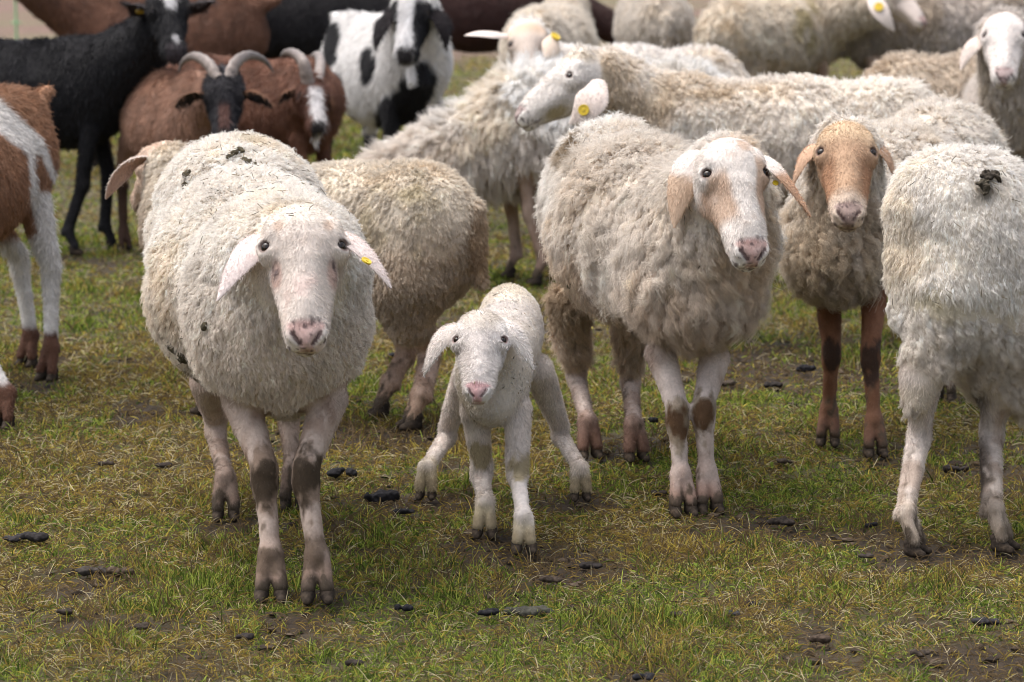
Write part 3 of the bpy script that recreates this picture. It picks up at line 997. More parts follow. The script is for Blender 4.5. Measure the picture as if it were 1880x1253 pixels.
# --- ewe D: centre right, white face with tan patches
def build_ewe_patched():
    f1, f2 = G(1254, 943), G(1302, 938)
    r1, r2 = G(1083, 838), G(1168, 842)
    yaw = yaw_of((r1 + r2) / 2, (f1 + f2) / 2 + A3(.02, 0, 0))
    O = (f1 + f2 + r1 + r2) / 4
    ax = axes(yaw)
    prims = [ell(P(1120, 372, 6.92), (.25, .172, .215), ax, .05), ell(P(1170, 420, 6.62), (.30, .22, .235), ax, .06),
             ell(P(1262, 462, 6.36), (.22, .175, .215), ax, .06), ell(P(1278, 525, 6.22), (.14, .150, .135), ax, .09),
             ell(P(1310, 400, 6.20), (.14, .135, .14), ax, .08), cone(P(1310, 420, 6.22), P(1333, 322, 6.13), .135, .090, .06, 'wool')]
    hd = Head(P(1342, 330, 6.02), P(1377, 462, 5.895), 1.06)
    legs = [dict(top=P(1212, 650, 6.25), joint=P(1243, 770, 6.19), foot=f1, hd=nrm(A3(.22, -1, 0)), thick=.98),
            dict(top=P(1312, 660, 6.28), joint=P(1292, 765, 6.20), foot=f2, hd=nrm(A3(.22, -1, 0)), thick=.98),
            dict(top=P(1045, 560, 6.88), joint=P(1058, 690, 7.0), foot=r1, hd=nrm(A3(.25, -1, 0)), hind=True, thick=.95, woolly=True),
            dict(top=P(1165, 560, 6.9), joint=P(1157, 700, 6.98), foot=r2, hd=nrm(A3(.25, -1, 0)), hind=True, thick=.95, woolly=True)]
    ecl = ear_plain((.78, .71, .66), (.66, .46, .33), tipc=(.55, .40, .29))
    ecr = ear_plain((.74, .66, .60), (.36, .20, .12), tipc=(.50, .31, .20))
    ears = [ear(hd, 1, P(1488, 399, 6.02), W=.085, mid=P(1428, 290, 6.03), base=P(1402, 290, 6.06), N=A3(.5, -.1, .9), tag=.45, tagside=-1, tagscale=.45, tag_at=P(1421, 343, 6.0), tag_n=A3(-.4, -.6, -.75), col=ecr, cup=.22),
            ear(hd, -1, P(1238, 419, 6.06), W=.084, mid=P(1246, 300, 6.08), base=P(1288, 288, 6.08), N=A3(-.5, -.85, .25), col=ecl)]
    def fx(c, out):
        q = c['hc']; f, s, u = q.T
        t = (.53, .375, .27)
        n = .018 * noise(q, 26, 91)
        out = lerp_to(out, t, .9 * sstep(.012, -.004, np.abs(s + .045 + n) - .018) * sstep(.0, .03, f) * sstep(.135, .10, f))
        out = lerp_to(out, t, .9 * sstep(.010, -.004, np.abs(s - .050 + n) - .014) * sstep(-.03, .0, f) * sstep(.12, .09, f))
        out = lerp_to(out, t, .75 * blob(q, (.125, .0, .02), (.026, .024, .03)) * sstep(-.4, .1, noise(q, 60, 92)))
        out = lerp_to(out, t, .6 * blob(q, (.055, .012, .03), (.02, .018, .03)))
        out = lerp_to(out, t, .7 * sstep(.0, .3, noise(q, 30, 93)) * sstep(.0, -.03, f) * sstep(.055, .02, np.abs(s)))
        return out
    def stain(c, out):
        p = c['p']
        out = lerp_to(out, (.28, .20, .11), .85 * blob(p, P(1050, 270, 6.8), (.05, .25, .075)) * sstep(-.4, .2, noise(p, 30, 94)))
        out = lerp_to(out, (.70, .64, .57), .7 * blob(p, P(1180, 330, 6.45), (.26, .5, .2)))
        return lerp_to(out, (.40, .30, .19), .55 * blob(p, P(1020, 540, 6.85), (.12, .3, .12)))
    def mud(c, out):
        p = c['p']
        for x, y in ((1245, 778), (1294, 765)):
            k = P(x, y, 6.15)
            out = lerp_to(out, (.17, .13, .07), mudpatch(p, k, .034, .055, 94 + x) * .7)
            out = lerp_to(out, (.105, .058, .030), mudpatch(p, k, .027, .040, 95 + x))
        back = sstep(6.6, 6.75, p[:, 1])
        return lerp_to(out, (.22, .12, .085), .8 * back * sstep(.15, .05, p[:, 2] + .04 * noise(p, 20, 96)))
    return animal('sheep', 'cream ewe with tan patches on her white face and curly wool on her chest', 'sheep', 'sheep of the flock', O,
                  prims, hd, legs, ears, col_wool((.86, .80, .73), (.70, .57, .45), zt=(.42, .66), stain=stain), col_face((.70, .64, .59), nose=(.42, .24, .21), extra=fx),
                  col_leg((.60, .51, .46), (.34, .22, .17), mud), None, h=.0048, seed=31, lumps=(.007, 8), folds=.004,
                  locks=dict(spacing=.0150, L=.040, per=34, rad=.0006, curl=.20, droop=1.1, hug=1.0, K=9, mask=lambda p: sstep(6.52, 6.40, p[:, 1] + .03 * noise(p, 9, 191)) * sstep(.78, .66, p[:, 2] + .03 * noise(p, 9, 192))), fleece_p=dict(spacing=.0085, L=.026, droop=.8, per=10, rad=.0007, curl=.20, hug=.8), coat_p=dict(dens=110000, L=.008, rad=.0006))

# --- F: tan faced young sheep
def build_tan_face():
    f1, f2 = G(1520, 815), G(1607, 835)
    r1 = G(1735, 733); r2 = G(1690, 720)
    yaw = yaw_of((r1 + r2) / 2, (f1 + f2) / 2)
    O = (f1 + f2 + r1 + r2) / 4
    ax = axes(yaw)
    fw = ax[0]
    prims = [ell(P(1725, 310, 7.62), (.24, .185, .20), ax, .05), ell(P(1640, 370, 7.32), (.28, .20, .215), ax, .06),
             ell(P(1545, 420, 7.02), (.18, .155, .185), ax, .06), ell(P(1535, 468, 6.92), (.12, .130, .11), ax, .08),
             cone(P(1545, 400, 6.98), P(1553, 275, 6.88), .125, .088, .06, 'wool')]
    hd = Head(P(1553, 292, 6.80), P(1557, 392, 6.66), 1.02)
    legs = [dict(top=P(1520, 550, 6.98), joint=P(1526, 655, 6.97), foot=f1, hd=nrm(A3(-.15, -1, 0)), thick=.92),
            dict(top=P(1605, 540, 6.93), joint=P(1598, 660, 6.87), foot=f2, hd=nrm(A3(.1, -1, 0)), thick=.92),
            dict(top=P(1740, 500, 7.6), joint=P(1742, 600, 7.72), foot=r1, hd=nrm(A3(-.3, -1, 0)), hind=True, thick=.92),
            dict(top=P(1660, 500, 7.7), joint=P(1690, 600, 7.8), foot=r2, hd=nrm(A3(-.3, -1, 0)), hind=True, thick=.92)]
    ec = ear_plain((.52, .34, .23), (.30, .15, .08))
    ears = [ear(hd, 1, P(1643, 331, 6.86), W=.070, mid=P(1632, 262, 6.86), base=P(1604, 268, 6.88), N=A3(.75, -.25, .6), col=ec),
            ear(hd, -1, P(1456, 342, 6.86), W=.072, mid=P(1474, 262, 6.86), base=P(1503, 268, 6.88), N=A3(-.75, -.25, .6), col=ec)]
    def fx(c, out):
        q = c['hc']; f, s, u = q.T
        out = lerp_to(out, (.33, .17, .09), .8 * sstep(.02, .045, np.abs(s)) * sstep(.02, .06, f) * sstep(.16, .12, f))
        return lerp_to(out, (.52, .38, .25), sstep(.02, -.03, f))
    return animal('sheep', 'tan faced young sheep with rusty brown legs looking straight at the camera', 'sheep', 'sheep of the flock', O,
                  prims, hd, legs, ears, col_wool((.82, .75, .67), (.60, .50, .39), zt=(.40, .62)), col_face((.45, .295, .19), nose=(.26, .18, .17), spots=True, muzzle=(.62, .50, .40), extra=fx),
                  col_leg((.21, .10, .057), (.17, .09, .06), lambda c, o: lerp_to(lerp_to(o, (.05, .028, .02), mudpatch(c['p'], P(1528, 650, 6.95), .03, .045, 73)), (.05, .028, .02), mudpatch(c['p'], P(1596, 660, 6.88), .032, .055, 75))), None, h=.0055, seed=41, lumps=(.009, 9),
                  locks=dict(spacing=.0150, L=.040, per=34, rad=.0006, curl=.20, droop=1.1, hug=1.0, K=9, mask=lambda p: sstep(7.12, 7.00, p[:, 1] + .03 * noise(p, 9, 193)) * sstep(.72, .62, p[:, 2] + .03 * noise(p, 9, 194))), fleece_p=dict(spacing=.0095, L=.026, droop=.85, per=9, rad=.0008, curl=.20, hug=.8), coat_p=dict(dens=70000, L=.008, rad=.0007))

# --- G: hind half of a shaggy sheep at the edge
def build_shaggy_rump():
    f1, f2 = G(1680, 1014), G(1840, 1006)
    yaw = math.radians(14)
    ax = axes(yaw)
    Rr = P(1808, 475, 5.98)
    Lc = frame(A3(Rr[0] + .36, 6.08, 0), yaw)
    fw = ax[0]
    prims = [ell(Rr, (.20, .195, .240), ax, .06), ell(P(1965, 545, 6.05), (.34, .235, .282), ax, .06), ell(P(2130, 500, 6.12), (.22, .20, .24), ax, .06),
             ell(P(1738, 372, 6.0), (.14, .15, .125), ax, .07), cone(P(1740, 545, 5.90), P(1682, 735, 5.87), .098, .040, .08, 'wool'), cone(P(1860, 560, 6.05), P(1842, 690, 5.98), .125, .070, .08, 'wool'),
             cone(P(1672, 400, 5.97), P(1655, 560, 5.95), .045, .035, .07, 'wool'), cone(Lc(.36, 0, .66), Lc(.62, .05, .80), .14, .09, .06, 'wool')]
    hd = Head(Lc(.70, .06, .84), Lc(.88, .10, .76), 1.02)
    legs = [dict(top=P(1690, 690, 5.88), joint=P(1690, 805, 5.90), foot=f1, hd=nrm(A3(.9, -.5, 0)), hind=True, thick=.86),
            dict(top=P(1838, 690, 5.97), joint=P(1822, 800, 5.99), foot=f2, hd=nrm(A3(.9, -.5, 0)), hind=True, thick=.92)] + std_legs(Lc, fw)[:2]
    ears = [ear(hd, s, hd.pt(-.06, s * .17, -.09)) for s in (-1, 1)]
    def stain(c, out):
        p = c['p']
        out = lerp_to(out, (.50, .44, .25), .5 * blob(p, P(1735, 565, 5.75), (.07, .3, .04)) * sstep(-.3, .3, noise(p, 30, 97)))
        return lerp_to(out, (.22, .18, .12), .6 * blob(p, P(1812, 360, 5.8), (.028, .3, .05)) * sstep(-.2, .2, noise(p, 45, 98)))
    def mud(c, out):
        p = c['p']
        k = P(1806, 790, 5.9)
        n = fbm(p * A3(1, 1, .35), 34, 99, 4)
        side = sstep(.030, -.030, p[:, 0] - k[0] - .012 + .03 * n)
        far = sstep(P(1745, 800, 5.9)[0], P(1765, 800, 5.9)[0], p[:, 0])  # far hind leg: its dirt, and the shade it stands in, painted dark
        out = lerp_to(out, (.20, .155, .115), far * .6 * sstep(.25, .0, p[:, 2] + .1 * n))
        out = lerp_to(out, (.050, .036, .026), far * side * sstep(.05, .12, p[:, 2] + .05 * n) * sstep(-.35, .05, n + side * .5))
        return out
    ec = ear_plain((.7, .6, .55), (.55, .4, .35))
    return animal('sheep', 'shaggy grey-white sheep cut off by the picture edge, a dung clump stuck on its rump', 'sheep', 'sheep of the flock', Lc(0, 0, 0),
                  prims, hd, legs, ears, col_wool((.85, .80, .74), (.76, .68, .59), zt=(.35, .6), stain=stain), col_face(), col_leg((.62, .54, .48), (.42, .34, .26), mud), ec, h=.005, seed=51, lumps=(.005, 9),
                  locks=dict(spacing=.0120, L=.028, per=22, rad=.0006, curl=.20, droop=1.2, hug=1.2, K=9, mask=lambda p: sstep(.56, .46, p[:, 2] + .04 * noise(p, 9, 195))), fleece_p=dict(spacing=.0072, L=.019, droop=1.2, per=9, rad=.0006, curl=.18, hug=1.3), coat_p=dict(dens=110000, L=.008, rad=.0006))

# --- B: stands across behind A, rump to the right, head seen from behind at the left
def build_ewe_behind():
    f1 = G(757, 784); f2 = G(700, 760)
    yaw = math.radians(166)
    ax = axes(yaw); fw = ax[0]
    Lc = frame(A3((600 - 940) / FPX * 7.4, 7.45, 0), yaw)
    prims = [ell(P(765, 435, 7.28), (.20, .19, .215), ax, .05), ell(P(640, 440, 7.38), (.30, .215, .225), ax, .06), ell(P(430, 430, 7.50), (.22, .185, .22), ax, .06),
             cone(P(745, 520, 7.20), P(752, 590, 7.22), .125, .075, .06, 'wool'), cone(P(868, 390, 7.22), P(882, 520, 7.20), .040, .026, .03, 'wool'),
             cone(P(350, 400, 7.52), P(318, 318, 7.6), .135, .088, .05, 'wool'), ell(P(320, 420, 7.50), (.10, .10, .13), ax, .06)]
    hd = Head(P(300, 312, 7.70), P(262, 372, 7.85), 1.02)
    legs = [dict(top=P(752, 570, 7.25), joint=P(787, 655, 7.32), foot=f1, hd=nrm(A3(-1, -.25, 0)), hind=True, thick=1.1),
            dict(top=P(720, 560, 7.4), joint=P(745, 650, 7.45), foot=f2, hd=nrm(A3(-1, -.1, 0)), hind=True, thick=1.0)] + std_legs(Lc, fw)[:2]
    ec = ear_plain((.70, .60, .53), (.52, .34, .26))
    ears = [ear(hd, 1, P(194, 366, 7.55), W=.080, mid=P(228, 288, 7.55), base=P(268, 292, 7.62), N=A3(-.2, .62, .8), col=ec),
            ear(hd, -1, hd.pt(-.09, -.17, -.06), col=ec)]
    def stain(c, out):
        p = c['p']
        out = lerp_to(out, (.46, .39, .22), .6 * sstep(-.05, .35, fbm(p, 9, 101)) * blob(p, P(720, 390, 7.2), (.24, .5, .13)))
        out = lerp_to(out, (.42, .30, .19), .8 * blob(p, P(880, 450, 7.2), (.04, .3, .12)))
        return out
    return animal('sheep', 'yellow-stained sheep standing crosswise behind the big ewe, tail hanging down', 'sheep', 'sheep of the flock', Lc(0, 0, 0),
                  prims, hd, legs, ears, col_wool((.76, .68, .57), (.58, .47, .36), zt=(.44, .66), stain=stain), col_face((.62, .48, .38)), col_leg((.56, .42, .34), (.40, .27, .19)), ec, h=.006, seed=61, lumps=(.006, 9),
                  fleece_p=dict(spacing=.0080, L=.015, droop=.8, per=9, rad=.0007, curl=.10, hug=.7), coat_p=dict(dens=60000, L=.010, rad=.0008))
EWE_A = build_ewe_front()
LAMB = build_lamb()
EWE_D = build_ewe_patched()
TAN_F = build_tan_face()
SHAG_G = build_shaggy_rump()
EWE_B = build_ewe_behind()

# ------------------------------------------------------------------ the rest of the flock
def at(px, d):
    return A3((px - 940) / FPX * d * (1 / _cp) * 1.0, d, 0)
def torso(Lc, ax, s=1.0, neck_to=None, nr=(.135, .088), fat=1.0, nf=(.38, .68)):
    q = s * fat
    out = [ell(Lc(-.30, 0, .615), np.array((.22, .190, .215)) * q, ax, .05), ell(Lc(0, 0, .60), np.array((.32, .225, .235)) * q, ax, .06),
           ell(Lc(.27, 0, .61), np.array((.22, .180, .220)) * q, ax, .06), cone(Lc(-.49, 0, .66), Lc(-.53, 0, .42), .045 * s, .028 * s, .04, 'wool')]
    if neck_to is not None:
        out.append(cone(Lc(nf[0], 0, nf[1]), neck_to, nr[0] * s, nr[1] * s, .07, 'wool'))
    return out
FAR_FLEECE = dict(spacing=.0135, L=.023, droop=.85, per=8, rad=.0012, curl=.14, hug=.8, K=5)
def far_sheep(px, d, deg, s, label, eye=None, nose=None, hs=1.0, ears_at=None, wool=((.82, .75, .67), (.66, .56, .45)), feet=None, neck=(.135, .088), head_low=False,
              fp=None, lumps=(.012, 8), seed=1, h=.009, stain=None, face=None, up=(0, 0, 1), ear_c=None, neck_end=None, coat=None, extra=None, fat=1.0, neck_from=(.38, .68)):
    yaw = math.radians(deg)
    ax = axes(yaw); fw = ax[0]
    O = at(px, d)
    Lc = frame(O, yaw, s)
    if eye is None:
        if head_low:
            eye, nose = Lc(.80, .03, .36), Lc(.86, .05, .16)
        else:
            eye, nose = Lc(.70, .02, .92), Lc(.87, .03, .82)
    hd = Head(eye, nose, hs, up=up if not head_low else tuple(fw + A3(0, 0, .3)))
    ne = hd.pt(-.055, 0, -.015) if neck_end is None else neck_end
    prims = torso(Lc, ax, s, ne, neck, fat, neck_from)
    if extra:
        prims += extra(Lc, ax, hd)
    ec = ear_c or ear_plain((.70, .60, .54), (.52, .36, .30))
    ears = []
    for k, sd in enumerate((1, -1)):
        if ears_at is not None and ears_at[k] is not None:
            ears.append(ear(hd, sd, **ears_at[k]))
        else:
            ears.append(ear(hd, sd, hd.pt(-.075, sd * .185, -.055)))
    f_ = dict(FAR_FLEECE); f_.update(fp or {})
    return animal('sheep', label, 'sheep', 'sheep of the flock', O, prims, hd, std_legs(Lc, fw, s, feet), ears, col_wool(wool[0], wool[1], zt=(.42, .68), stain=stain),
                  face or col_face(), col_leg((.40, .29, .23), (.2, .13, .1)), ec, h=h, seed=seed, lumps=lumps, fleece_p=f_, coat_p=coat)

# H: profile, looking out to the side over the others
far_sheep(1440, 8.7, 180, 1.03, 'cream sheep in profile with a round yellow tag in its hanging ear', eye=P(1050, 150, 8.60), nose=P(957, 214, 8.56), hs=1.04,
          ears_at=(dict(tip=P(1046, 228, 8.42), base=P(1098, 148, 8.48), mid=P(1090, 195, 8.36), W=.098, N=A3(-.15, -1, .25), tag=.66, tagside=1, tagscale=1.15, cup=.10), None),
          wool=((.84, .77, .69), (.64, .53, .41)), seed=71, h=.007, neck=(.15, .095), neck_end=P(1112, 142, 8.66),
          fp=dict(spacing=.011, per=9, rad=.0010, L=.022), coat=dict(dens=50000, L=.010, rad=.0009),
          extra=lambda Lc, ax, hd: [ell(hd.pt(-.055, 0, .030), np.array((.060, .066, .060)) * 1.05, hd.ax, .03)],
          face=col_face((.70, .65, .60), nose=(.30, .20, .19), extra=lambda c, o: lerp_to(o, (.42, .33, .13), .7 * blob(c['hc'], (.10, .04, -.045), (.045, .03, .025)))))
# I: very woolly one, head down behind the others
far_sheep(1105, 10.15, 183, .97, 'very fluffy long-woolled sheep with its head down behind the yellow-stained one', head_low=True,
          eye=P(735, 400, 10.0), nose=P(715, 470, 9.9), neck=(.21, .12), neck_end=P(690, 348, 10.05), wool=((.90, .87, .83), (.78, .70, .62)), seed=81, neck_from=(.36, .55), extra=lambda Lc, ax, hd: [ell(Lc(.10, 0, .50), (.33, .21, .23), ax, .08)],
          feet=[G(985, 520), G(936, 507), None, None], fp=dict(spacing=.018, L=.048, per=18, rad=.0011, curl=.05, droop=.75, hug=.3), lumps=(.016, 7))
# J: white back, head turned to the camera
far_sheep(1155, 11.3, 182, .98, 'white-backed sheep with one ear stuck straight out and a yellow tag in the other', eye=P(970, 88, 11.1), nose=P(972, 165, 10.98), hs=1.12,
          ears_at=(dict(tip=P(1000, 108, 10.92), base=P(1018, 66, 11.05), mid=P(1016, 88, 10.95), W=.075, N=A3(.4, -.8, .5), tag=.12, tagside=1, tagscale=1.35, col=ear_plain((.62, .50, .40), (.30, .18, .12))),
                   dict(tip=P(853, 66, 11.05), base=P(932, 66, 11.1), mid=P(890, 54, 11.05), W=.072, N=A3(-.1, -.3, 1))),
          wool=((.87, .82, .77), (.74, .64, .55)), seed=91, fp=dict(spacing=.014), face=col_face((.66, .55, .47), extra=lambda c, o: lerp_to(o, (.60, .44, .32), sstep(.0, -.05, c['hc'][:, 0]))))
# P: behind J
far_sheep(1008, 14.3, 78, 1.05, 'sheep seen from behind above the head with the outstretched ear', wool=((.78, .70, .60), (.62, .52, .41)), seed=101, h=.012, fp=dict(spacing=.017, rad=.0016, L=.028))
# K: turned away, head in profile with a tag
def _kst(c, out):
    p = c['p']
    return lerp_to(out, (.45, .38, .18), .65 * blob(p, P(1480, 40, 15.2), (.10, .6, .20)) * sstep(-.2, .3, noise(p, 14, 111)))
far_sheep(1405, 15.3, 48, 1.06, 'sheep turned away at the back, yellow tag in its ear, white face in profile', eye=P(1648, -2, 15.3), nose=P(1694, 44, 15.2), hs=1.1,
          ears_at=(None, dict(tip=P(1642, 58, 15.05), base=P(1598, -14, 15.15), mid=P(1614, 20, 15.0), W=.092, N=A3(.1, -1, .1), tag=.45, tagside=1, tagscale=1.7, cup=.05)),
          wool=((.78, .69, .57), (.62, .51, .39)), seed=111, h=.012, fp=dict(spacing=.017, rad=.0016, L=.028), stain=_kst, neck=(.17, .11), neck_end=P(1600, 10, 15.3), fat=1.05)
# L, M, M2
far_sheep(1195, 16.5, 95, 1.08, 'grey-white sheep at the very back, rump towards the camera', wool=((.70, .63, .55), (.50, .42, .34)), seed=121, h=.012, fp=dict(spacing=.019, rad=.0017, L=.028))
far_sheep(1700, 15.6, 176, 1.1, 'dusty grey sheep side-on behind the one in profile', wool=((.58, .51, .46), (.42, .35, .29)), seed=131, h=.012, fp=dict(spacing=.019, rad=.0017, L=.028), head_low=True)
far_sheep(1880, 16.6, 172, 1.1, 'dark dusty sheep in the far corner behind the long-necked one', wool=((.48, .42, .37), (.36, .30, .25)), seed=141, h=.012, fp=dict(spacing=.019, rad=.0017, L=.028), head_low=True)
# O: tan back in front of M
far_sheep(1785, 11.0, 4, .97, 'tan-grey sheep showing only its back beside the long-necked white-faced one', wool=((.70, .59, .47), (.55, .44, .34)), seed=151, h=.010, fp=dict(spacing=.015, rad=.0014, L=.026), head_low=True)
# N: white face, long neck
far_sheep(1862, 10.35, -96, .98, 'white-faced sheep with a long bare neck looking over the flock at the edge', eye=P(1843, 76, 9.75), nose=P(1843, 130, 9.62), hs=1.05,
          ears_at=(dict(tip=P(1926, 128, 9.8), base=P(1876, 62, 9.83), mid=P(1912, 72, 9.8), W=.075, N=A3(.6, -.5, .6)), dict(tip=P(1764, 130, 9.8), base=P(1808, 66, 9.83), mid=P(1776, 74, 9.8), W=.075, N=A3(-.6, -.5, .6))),
          wool=((.70, .63, .57), (.52, .45, .38)), seed=161, h=.008, neck=(.145, .080), neck_end=P(1846, 62, 9.86), fp=dict(spacing=.012, L=.030, rad=.0011),
          extra=lambda Lc, ax, hd: [ell(hd.pt(-.05, 0, .028), np.array((.05, .056, .045)), hd.ax, .03), cone(Lc(.36, 0, .62), hd.pt(-.06, 0, -.05), .15, .10, .06, 'wool')],
          face=col_face((.70, .64, .60), nose=(.35, .24, .23)), coat=dict(dens=40000, L=.010, rad=.0009))

# ------------------------------------------------------------------ the goats
def goat_torso(Lc, ax, s, ne, nr=(.115, .070)):
    return [ell(Lc(-.30, 0, .62), np.array((.20, .135, .170)) * s, ax, .06, 'wool'), ell(Lc(-.02, 0, .575), np.array((.33, .180, .205)) * s, ax, .07, 'wool'),
            ell(Lc(.26, 0, .60), np.array((.19, .130, .195)) * s, ax, .07, 'wool'), cone(Lc(-.42, 0, .755), Lc(.30, 0, .765), .045 * s, .045 * s, .10, 'wool'),
            cone(Lc(.34, 0, .66), ne, nr[0] * s, nr[1] * s, .07, 'wool'), cone(Lc(-.47, 0, .76), Lc(-.56, 0, .80), .030 * s, .014 * s, .03, 'wool')]
def goat(px, d, deg, s, label, group, cw, cl, eye=None, nose=None, hs=1.0, face=None, ears_at=None, ear_c=None, horns=None, feet=None, seed=1, h=.009, coat=None, beard=None, extra=None, head_low=False, up=(0, 0, 1), neck_end=None, front_x=.33, nr=(.115, .070)):
    yaw = math.radians(deg)
    ax = axes(yaw); fw = ax[0]
    O = at(px, d)
    Lc = frame(O, yaw, s)
    if eye is None:
        eye, nose = (Lc(.72, .02, 1.0), Lc(.88, .03, .86)) if not head_low else (Lc(.82, .03, .42), Lc(.90, .05, .22))
    hd = Head(eye, nose, hs, up=up)
    ne = hd.pt(-.06, 0, -.02) if neck_end is None else neck_end
    prims = goat_torso(Lc, ax, s, ne, nr)
    if beard is not None:
        prims.append(cone(hd.pt(.165, 0, -.05), hd.pt(.165, 0, -.05) - A3(0, 0, beard), .018, .006, .01, 'skin'))
    if extra:
        prims += extra(Lc, ax, hd)
    ears = []
    ec = ear_c or ear_plain((.05, .04, .04), (.03, .02, .02))
    for k, sd in enumerate((1, -1)):
        E = ears_at[k] if ears_at is not None else None
        ears.append(ear(hd, sd, **E) if E else ear(hd, sd, hd.pt(-.07, sd * .20, .0)))
    hs_ = horns(hd) if horns else None
    legs = std_legs(Lc, fw, s, feet, woolly_hind=True, thick=.92, top_z=.48, w=.095, front_x=front_x)
    for L in legs:
        L['woolly'] = True
    return animal('goat', label, 'goat', group, O, prims, hd, legs, ears, cw, face, cl, ec, h=h, face_kind='goat', seed=seed, coat_p=coat or dict(dens=30000, L=.028, rad=.0013, lift=.32), horns=hs_, eye_iris=(.12, .075, .025))
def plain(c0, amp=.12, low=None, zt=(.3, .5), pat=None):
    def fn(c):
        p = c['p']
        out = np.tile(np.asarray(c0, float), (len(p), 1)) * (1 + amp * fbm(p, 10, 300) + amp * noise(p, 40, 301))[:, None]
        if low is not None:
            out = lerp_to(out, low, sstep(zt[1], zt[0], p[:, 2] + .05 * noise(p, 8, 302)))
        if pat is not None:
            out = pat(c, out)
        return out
    return fn
BLK, BRN, WHT = (.012, .011, .013), (.20, .088, .045), (.70, .67, .64)
# Q: black goat with white blaze
def _qface(c, out):
    q = c['hc']; f, s, u = q.T
    out = lerp_to(out, (.74, .72, .72), sstep(.026, .018, np.abs(s) + .15 * (f + .02)) * sstep(.045, .02, f) * sstep(.0, .02, u))
    out = lerp_to(out, (.60, .58, .58), blob(q, (.150, .004, .025), (.022, .014, .03)))
    return lerp_to(out, (.55, .52, .50), .9 * blob(q, (.185, 0, -.050), (.03, .03, .02)))
def _qbody(c, out):
    p = c['p']
    return lerp_to(out, (.70, .68, .66), blob(p, P(122, 322, 10.75), (.030, .12, .05)))
goat(22, 10.95, 2, 1.04, 'black goat with a white blaze standing side-on and turning its head to the camera', 'goats behind the sheep', plain(BLK, .3, pat=_qbody), plain(BLK, .3),
     eye=P(309, 22, 10.70), nose=P(318, 86, 10.58), hs=1.12, face=col_face(BLK, nose=(.05, .04, .045), spots=False, rim=(.02, .015, .015), mouth=(.02, .01, .01), extra=_qface, goat=True),
     ears_at=(dict(tip=P(396, 2, 10.72), base=P(338, 20, 10.78), mid=P(368, 4, 10.7), W=.085, N=A3(.2, .2, 1)), dict(tip=P(226, 6, 10.72), base=P(276, 22, 10.78), mid=P(248, 14, 10.7), W=.085, N=A3(-.2, .35, 1), tag=.4, tagside=-1, tagscale=1.2)),
     feet=[G(205, 455), G(137, 465), None, None], seed=201, h=.008, neck_end=P(296, 48, 10.82), nr=(.135, .078), front_x=.36,
     extra=lambda Lc, ax, hd: [cone(Lc(.36, 0, .56), P(298, 70, 10.84), .10, .06, .08, 'wool')])
# R: brown and white goat cut by the edge
def _rbody(c, out):
    p = c['p']
    n = .03 * noise(p, 12, 311)
    x, y, _ = project(p)
    n2 = fbm(p, 10, 314) * 9
    x = x + n2; y = y + n2
    # two white bands run down the flank from the loin, brown saddle on the rump, brown flank
    def seg(x0, y0, x1, y1, w0, w1):
        t = np.clip(((x - x0) * (x1 - x0) + (y - y0) * (y1 - y0)) / ((x1 - x0) ** 2 + (y1 - y0) ** 2), 0, 1)
        return sstep(1.15, .85, np.hypot(x - x0 - t * (x1 - x0), y - y0 - t * (y1 - y0)) / (w0 + (w1 - w0) * t))
    out = lerp_to(out, WHT, seg(-30, 195, 58, 262, 26, 20))
    out = lerp_to(out, WHT, seg(58, 262, 88, 430, 19, 17))
    out = lerp_to(out, WHT, seg(75, 270, 104, 350, 9, 12))
    out = lerp_to(out, WHT, seg(20, 465, 100, 440, 14, 26))
    out = lerp_to(out, BRN_R, seg(66, 290, 84, 335, 9, 15))
    out = lerp_to(out, (.75, .55, .35), blob(p, P(30, 135, 8.0), (.03, .2, .04)))
    return lerp_to(out, WHT, sstep(.42, .38, p[:, 2] + n))
BRN_R = (.29, .15, .082)
def _rleg(c, out):
    p = c['p']
    return lerp_to(out, (.11, .05, .03), sstep(.14, .11, p[:, 2] + .02 * noise(p, 30, 313)))
goat(-96, 7.78, -112, 1.04, 'brown and white goat cut off by the picture edge, white legs with brown feet', 'goats behind the sheep', plain(BRN_R, .15, pat=lambda c, o: _rleg(c, _rbody(c, o))), plain(WHT, .08, pat=_rleg),
     face=col_face(BRN_R, goat=True), feet=[G(5, 784), G(-160, 770), G(87, 696), G(50, 670)], seed=211, h=.007, coat=dict(dens=60000, L=.026, rad=.0010, lift=.32))
# S: big chestnut goat behind Q
goat(311, 14.5, 176, 1.12, 'large chestnut goat standing side-on behind the black one', 'goats behind the sheep', plain((.16, .075, .046), .3, low=(.07, .038, .026), zt=(.40, .55)), plain((.12, .06, .035), .2), face=col_face((.15, .07, .04), goat=True), seed=221, h=.012, eye=P(-30, -75, 14.4), nose=P(-90, -40, 14.4), nr=(.13, .08))
